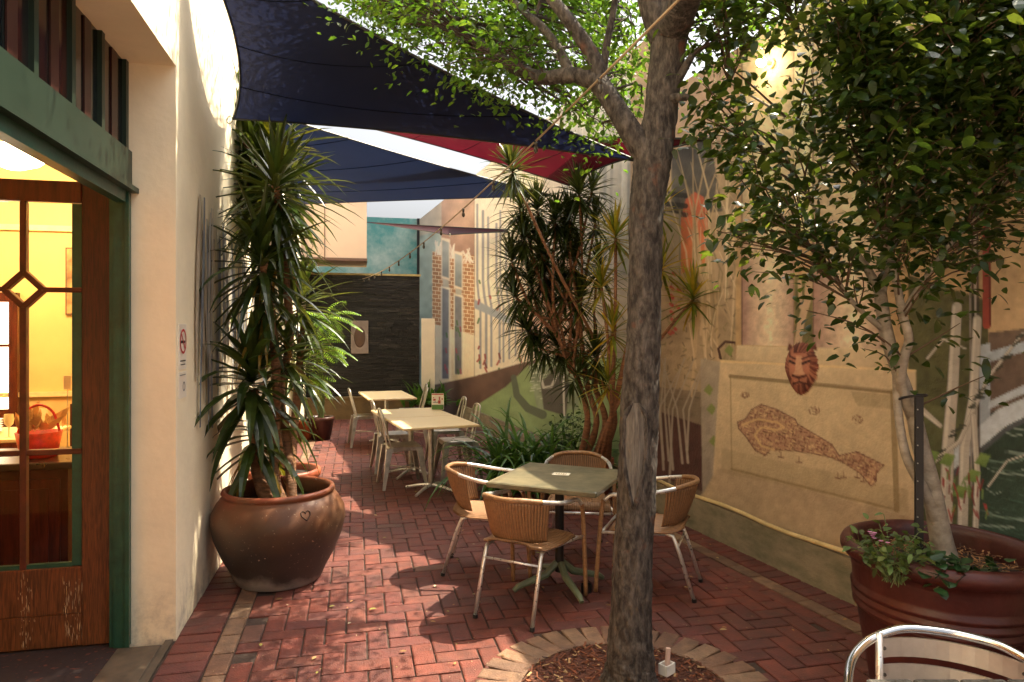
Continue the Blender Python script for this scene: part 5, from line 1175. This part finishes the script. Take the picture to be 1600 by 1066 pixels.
m_ = MB(); m_.tube([LPt+WN*.006, LPt+WN*.022], .034, 16); m_.tube([LPt+WN*.022, LPt+WN*.085], .014, 12); m_.build('bracket', mat('lamp_cream_enamel', lin('#d9c9a4'), .4), wl, world=True)
m_ = MB(); m_.lathe([(.001, -.035), (.02, -.03), (.034, -.012), (.036, 0), (.034, .012), (.02, .03), (.001, .035)], LPt+WN*.105, 16); m_.build('bulb', mat('glowing_bulb', (1, .72, .35), .4, emit=28, var=0), wl, smooth=True, world=True)
pl_ = bpy.data.lights.new('wall_lamp_light', 'POINT'); pl_.energy = .8; pl_.color = (1, .74, .45); pl_.shadow_soft_size = .04
plo = bpy.data.objects.new('lamp_light', pl_); C.objects.link(plo); plo.parent = wl; plo.location = WN*.20

# ------------------------------------------------------------------ dining room contents
def pend(p, label, e):
    t = thing('pendant_lamp', label, 'lamp', p, group='glowing bowl lamps in the dining room')
    m_ = MB(); m_.lathe([(.001, -.10), (.06, -.095), (.17, -.05), (.25, .03), (.26, .05), (.24, .05), (.15, -.02), (.001, -.05)], n=32); m_.build('bowl', mat('lit_lamp_glass', (1, .83, .5), .4, emit=6, var=0), t, smooth=True)
    m_ = MB()
    for k in range(3): a = k*2.1; m_.tube([(.24*cos(a), .24*sin(a), .05), (0, 0, .45)], .004, 6)
    m_.tube([(0, 0, .45), (0, 0, 3.66+.235-p[2])], .008, 6); m_.build('chain', mat('lamp_brass', (.4, .25, .08), .35, metal=1), t)
    l = bpy.data.lights.new('pendant_light', 'POINT'); l.energy = e; l.color = (1, .76, .42); l.shadow_soft_size = .2
    o = bpy.data.objects.new('lamp_light', l); C.objects.link(o); o.parent = t; o.location = (0, 0, .28)
pend(at(22, 245, 5.3), 'glowing bowl pendant seen above the open timber door', 150)
pend(Vector((-5.3, 6.6, 3.0)), 'unseen second bowl pendant added to light the dining room', 75)  # second pendant out of view, added to light the room
pp = Vector((at(121, 440, 7.2).x, 8.19, 2.25)); pc_ = thing('wall_picture', 'tall narrow painting in ochre and brown on the yellow dining room wall', 'picture', pp)
m_ = MB(); m_.bx(-.16, .16, -.03, .0, -.36, .36); m_.build('frame', mat('picture_frame', (.12, .06, .03), .5), pc_)
m_ = MB(); m_.bx(-.145, .145, -.034, -.031, -.345, .345); m_.build('canvas', mat('picture_canvas', (.12, .05, .02), .6, col2=(.55, .36, .14), scale=5, detail=3), pc_)
ct = thing('service_counter', 'dark red panelled timber counter just inside the open door', 'counter', (-2.2, 5.2, 0))
m_ = MB(); m_.bx(-3.4, -1.75, 4.75, 5.3, 0, .86); m_.build('body', mat('dark_red_counter', (.05, .009, .005), .5, var=.4, spec=.15), ct, world=True)
m_ = MB(); m_.bx(-3.45, -1.70, 4.70, 5.35, .861, .905, bev=.006); m_.build('countertop', mat('dark_countertop', (.018, .006, .005), .3), ct, world=True)
for k in range(4):
    m_ = MB(); x = -3.35+.4*k; m_.bx(x, x+.36, 4.735, 4.75, .10, .80, bev=.005); m_.bx(x+.06, x+.30, 4.728, 4.736, .16, .74); m_.build('panel', mat('counter_panel', (.06, .010, .006), .5, var=.4, spec=.15, stretch=(8, 8, 1)), ct, world=True)
rbp = at(102, 690, 4.78); rk = thing('red_basket', 'red gift basket in clear wrap standing on the dark counter', 'basket', (rbp.x, 4.95, .906))
m_ = MB(); m_.lathe([(.001, 0), (.10, 0), (.13, .16), (.12, .16), (.095, .02), (.001, .02)], n=28); m_.build('basket', mat('red_basket_weave', (.55, .02, .012), .35, var=.3, scale=30), rk, smooth=True)
m_ = MB(); m_.tube(smoothpath([(-.12, 0, .15), (-.08, 0, .28), (0, 0, .33), (.08, 0, .28), (.12, 0, .15)], 5), .008, 8); m_.build('handle', MATS['red_basket_weave'], rk)
m_ = MB()
for _ in range(26): m_.leaf((random.gauss(0, .05), random.gauss(0, .05), .17), (random.gauss(0, .6), random.gauss(0, .6), 1), random.uniform(.08, .2), .05, (random.gauss(0, 1), random.gauss(0, 1), .3), .1, 4)
m_.build('wrap', mat('crumpled_wrap', (.7, .45, .2), .2, var=.3), rk)
tn = thing('table_number', 'white number card on a thin stand beside the red basket', 'number stand', (rbp.x+.10, 5.12, .906))
m_ = MB(); m_.tube([(0, 0, 0), (0, 0, .42)], .003, 6); m_.lathe([(.03, 0), (.03, .008), (.001, .01)], n=12); m_.build('stand', STEEL, tn)
m_ = MB(); m_.box((0, 0, .46), (.045, .004, .09)); m_.build('card', MATS['card_paper'], tn)
dt = thing('dining_table', 'dining table under a white cloth laid with glasses in the yellow room', 'table', (-3.3, 6.6, 0))
m_ = MB(); m_.bx(-3.9, -2.55, 6.2, 7.0, .82, .85, bev=.005); m_.build('tablecloth', mat('white_linen', lin('#efe3cc'), .8, var=.05), dt, world=True)
for sx in (-3.8, -2.65):
    for sy in (6.28, 6.92): m_ = MB(); m_.tube([(sx, sy, 0), (sx, sy, .82)], .03, 8); m_.build('leg', REDWOOD, dt, world=True)
GL = mat('bright_glassware', (.85, .78, .6), .08, var=.05)
i_ = 0
glab = ['pale wine glass on the dining table edge nearest the door', 'pale wine glass beside the stacked plates', 'pale wine glass at the back of the dining table', 'pale wine glass between the plates and the dark chair', 'pale wine glass in the middle of the dining table']
gl0 = None
for x, y in ((-2.75, 6.3), (-2.95, 6.45), (-3.1, 6.85), (-2.66, 6.7), (-3.3, 6.4)):
    if gl0 is None:
        gl0 = thing('wine_glass', glab[0], 'glass', (x, y, .851), group='glasses on the dining table'); m_ = MB(); m_.lathe([(.03, 0), (.006, .006), (.005, .08), (.03, .11), (.036, .15), (.032, .19)], n=16); m_.build('bowl', GL, gl0, smooth=True)
    else: dup(gl0, (x, y, .851), 0, glab[i_])
    i_ += 1
pt_ = MB()
for k in range(6): pt_.lathe([(.001, .02*k), (.09, .02*k), (.12, .02*k+.014), (.11, .02*k+.016), (.001, .02*k+.006)], (-3.05, 6.6, .852), 24)
tag(pt_.build('plate_stack', mat('white_china', lin('#f3ead8'), .25, var=.03)), 'stack of white plates on the dining table', 'plates')
dcx = thing('dining_chair', 'dark red timber dining chair beyond the counter', 'chair', (-2.55, 7.35, 0))
m_ = MB(); m_.box((0, 0, .45), (.42, .42, .04), bev=.01); m_.build('seat', REDWOOD, dcx)
for sx in (-1, 1):
    for sy in (-1, 1): m_ = MB(); m_.box((sx*.18, sy*.18, .215 if sy < 0 else .5), (.04, .04, .43 if sy < 0 else 1.0)); m_.build('leg', REDWOOD, dcx)
m_ = MB(); m_.box((0, .18, .90), (.32, .022, .16), bev=.005); m_.box((0, .18, .68), (.32, .02, .06)); m_.build('backrest', REDWOOD, dcx)
idp = Vector((at(-24, 540, 7.1).x, 8.195, 0)); idr = thing('interior_door', 'red framed glazed door with daylight panes at the back of the dining room', 'door', idp)
m_ = MB(); m_.bx(-.55, -.47, -.06, 0, 0, 2.12); m_.bx(.22, .30, -.06, 0, 0, 2.12); m_.bx(-.469, .219, -.06, 0, 2.02, 2.12); m_.bx(-.469, .219, -.055, 0, .0, .9); m_.bx(-.14, -.11, -.055, 0, .901, 2.019); m_.bx(-.469, -.141, -.05, 0, 1.55, 1.58); m_.bx(-.109, .219, -.05, 0, 1.55, 1.58); m_.build('frame', REDWOOD, idr)
m_ = MB(); m_.bx(-.468, .218, -.03, -.02, .9, 2.02); m_.build('pane', mat('daylit_panes', (1, .9, .65), .5, emit=2.0, var=.1), idr)
fl_ = thing('red_flower', 'single red bloom on a stem near the yellow wall', 'flower', (at(123, 535, 7).x, 7.9, 0))
m_ = MB(); zf = at(123, 535, 7).z
for k in range(26): q = k*2.4; m_.leaf((0, 0, zf), (cos(q), sin(q), random.uniform(-.3, 1)), .11, .045, (0, 0, 1), .2, 4)
m_.build('petal', mat('red_petals', (.6, .02, .015), .5), fl_)
m_ = MB(); m_.tube([(0, 0, .45), (.02, 0, 1.0), (0, 0, zf)], .006, 6); m_.build('stem', MATS['green_stem'], fl_)
m_ = MB(); m_.lathe([(.001, 0), (.12, 0), (.16, .25), (.1, .45), (.09, .45), (.001, .40)], n=20); m_.build('vase', mat('dark_vase', (.05, .02, .015), .3), fl_, smooth=True)
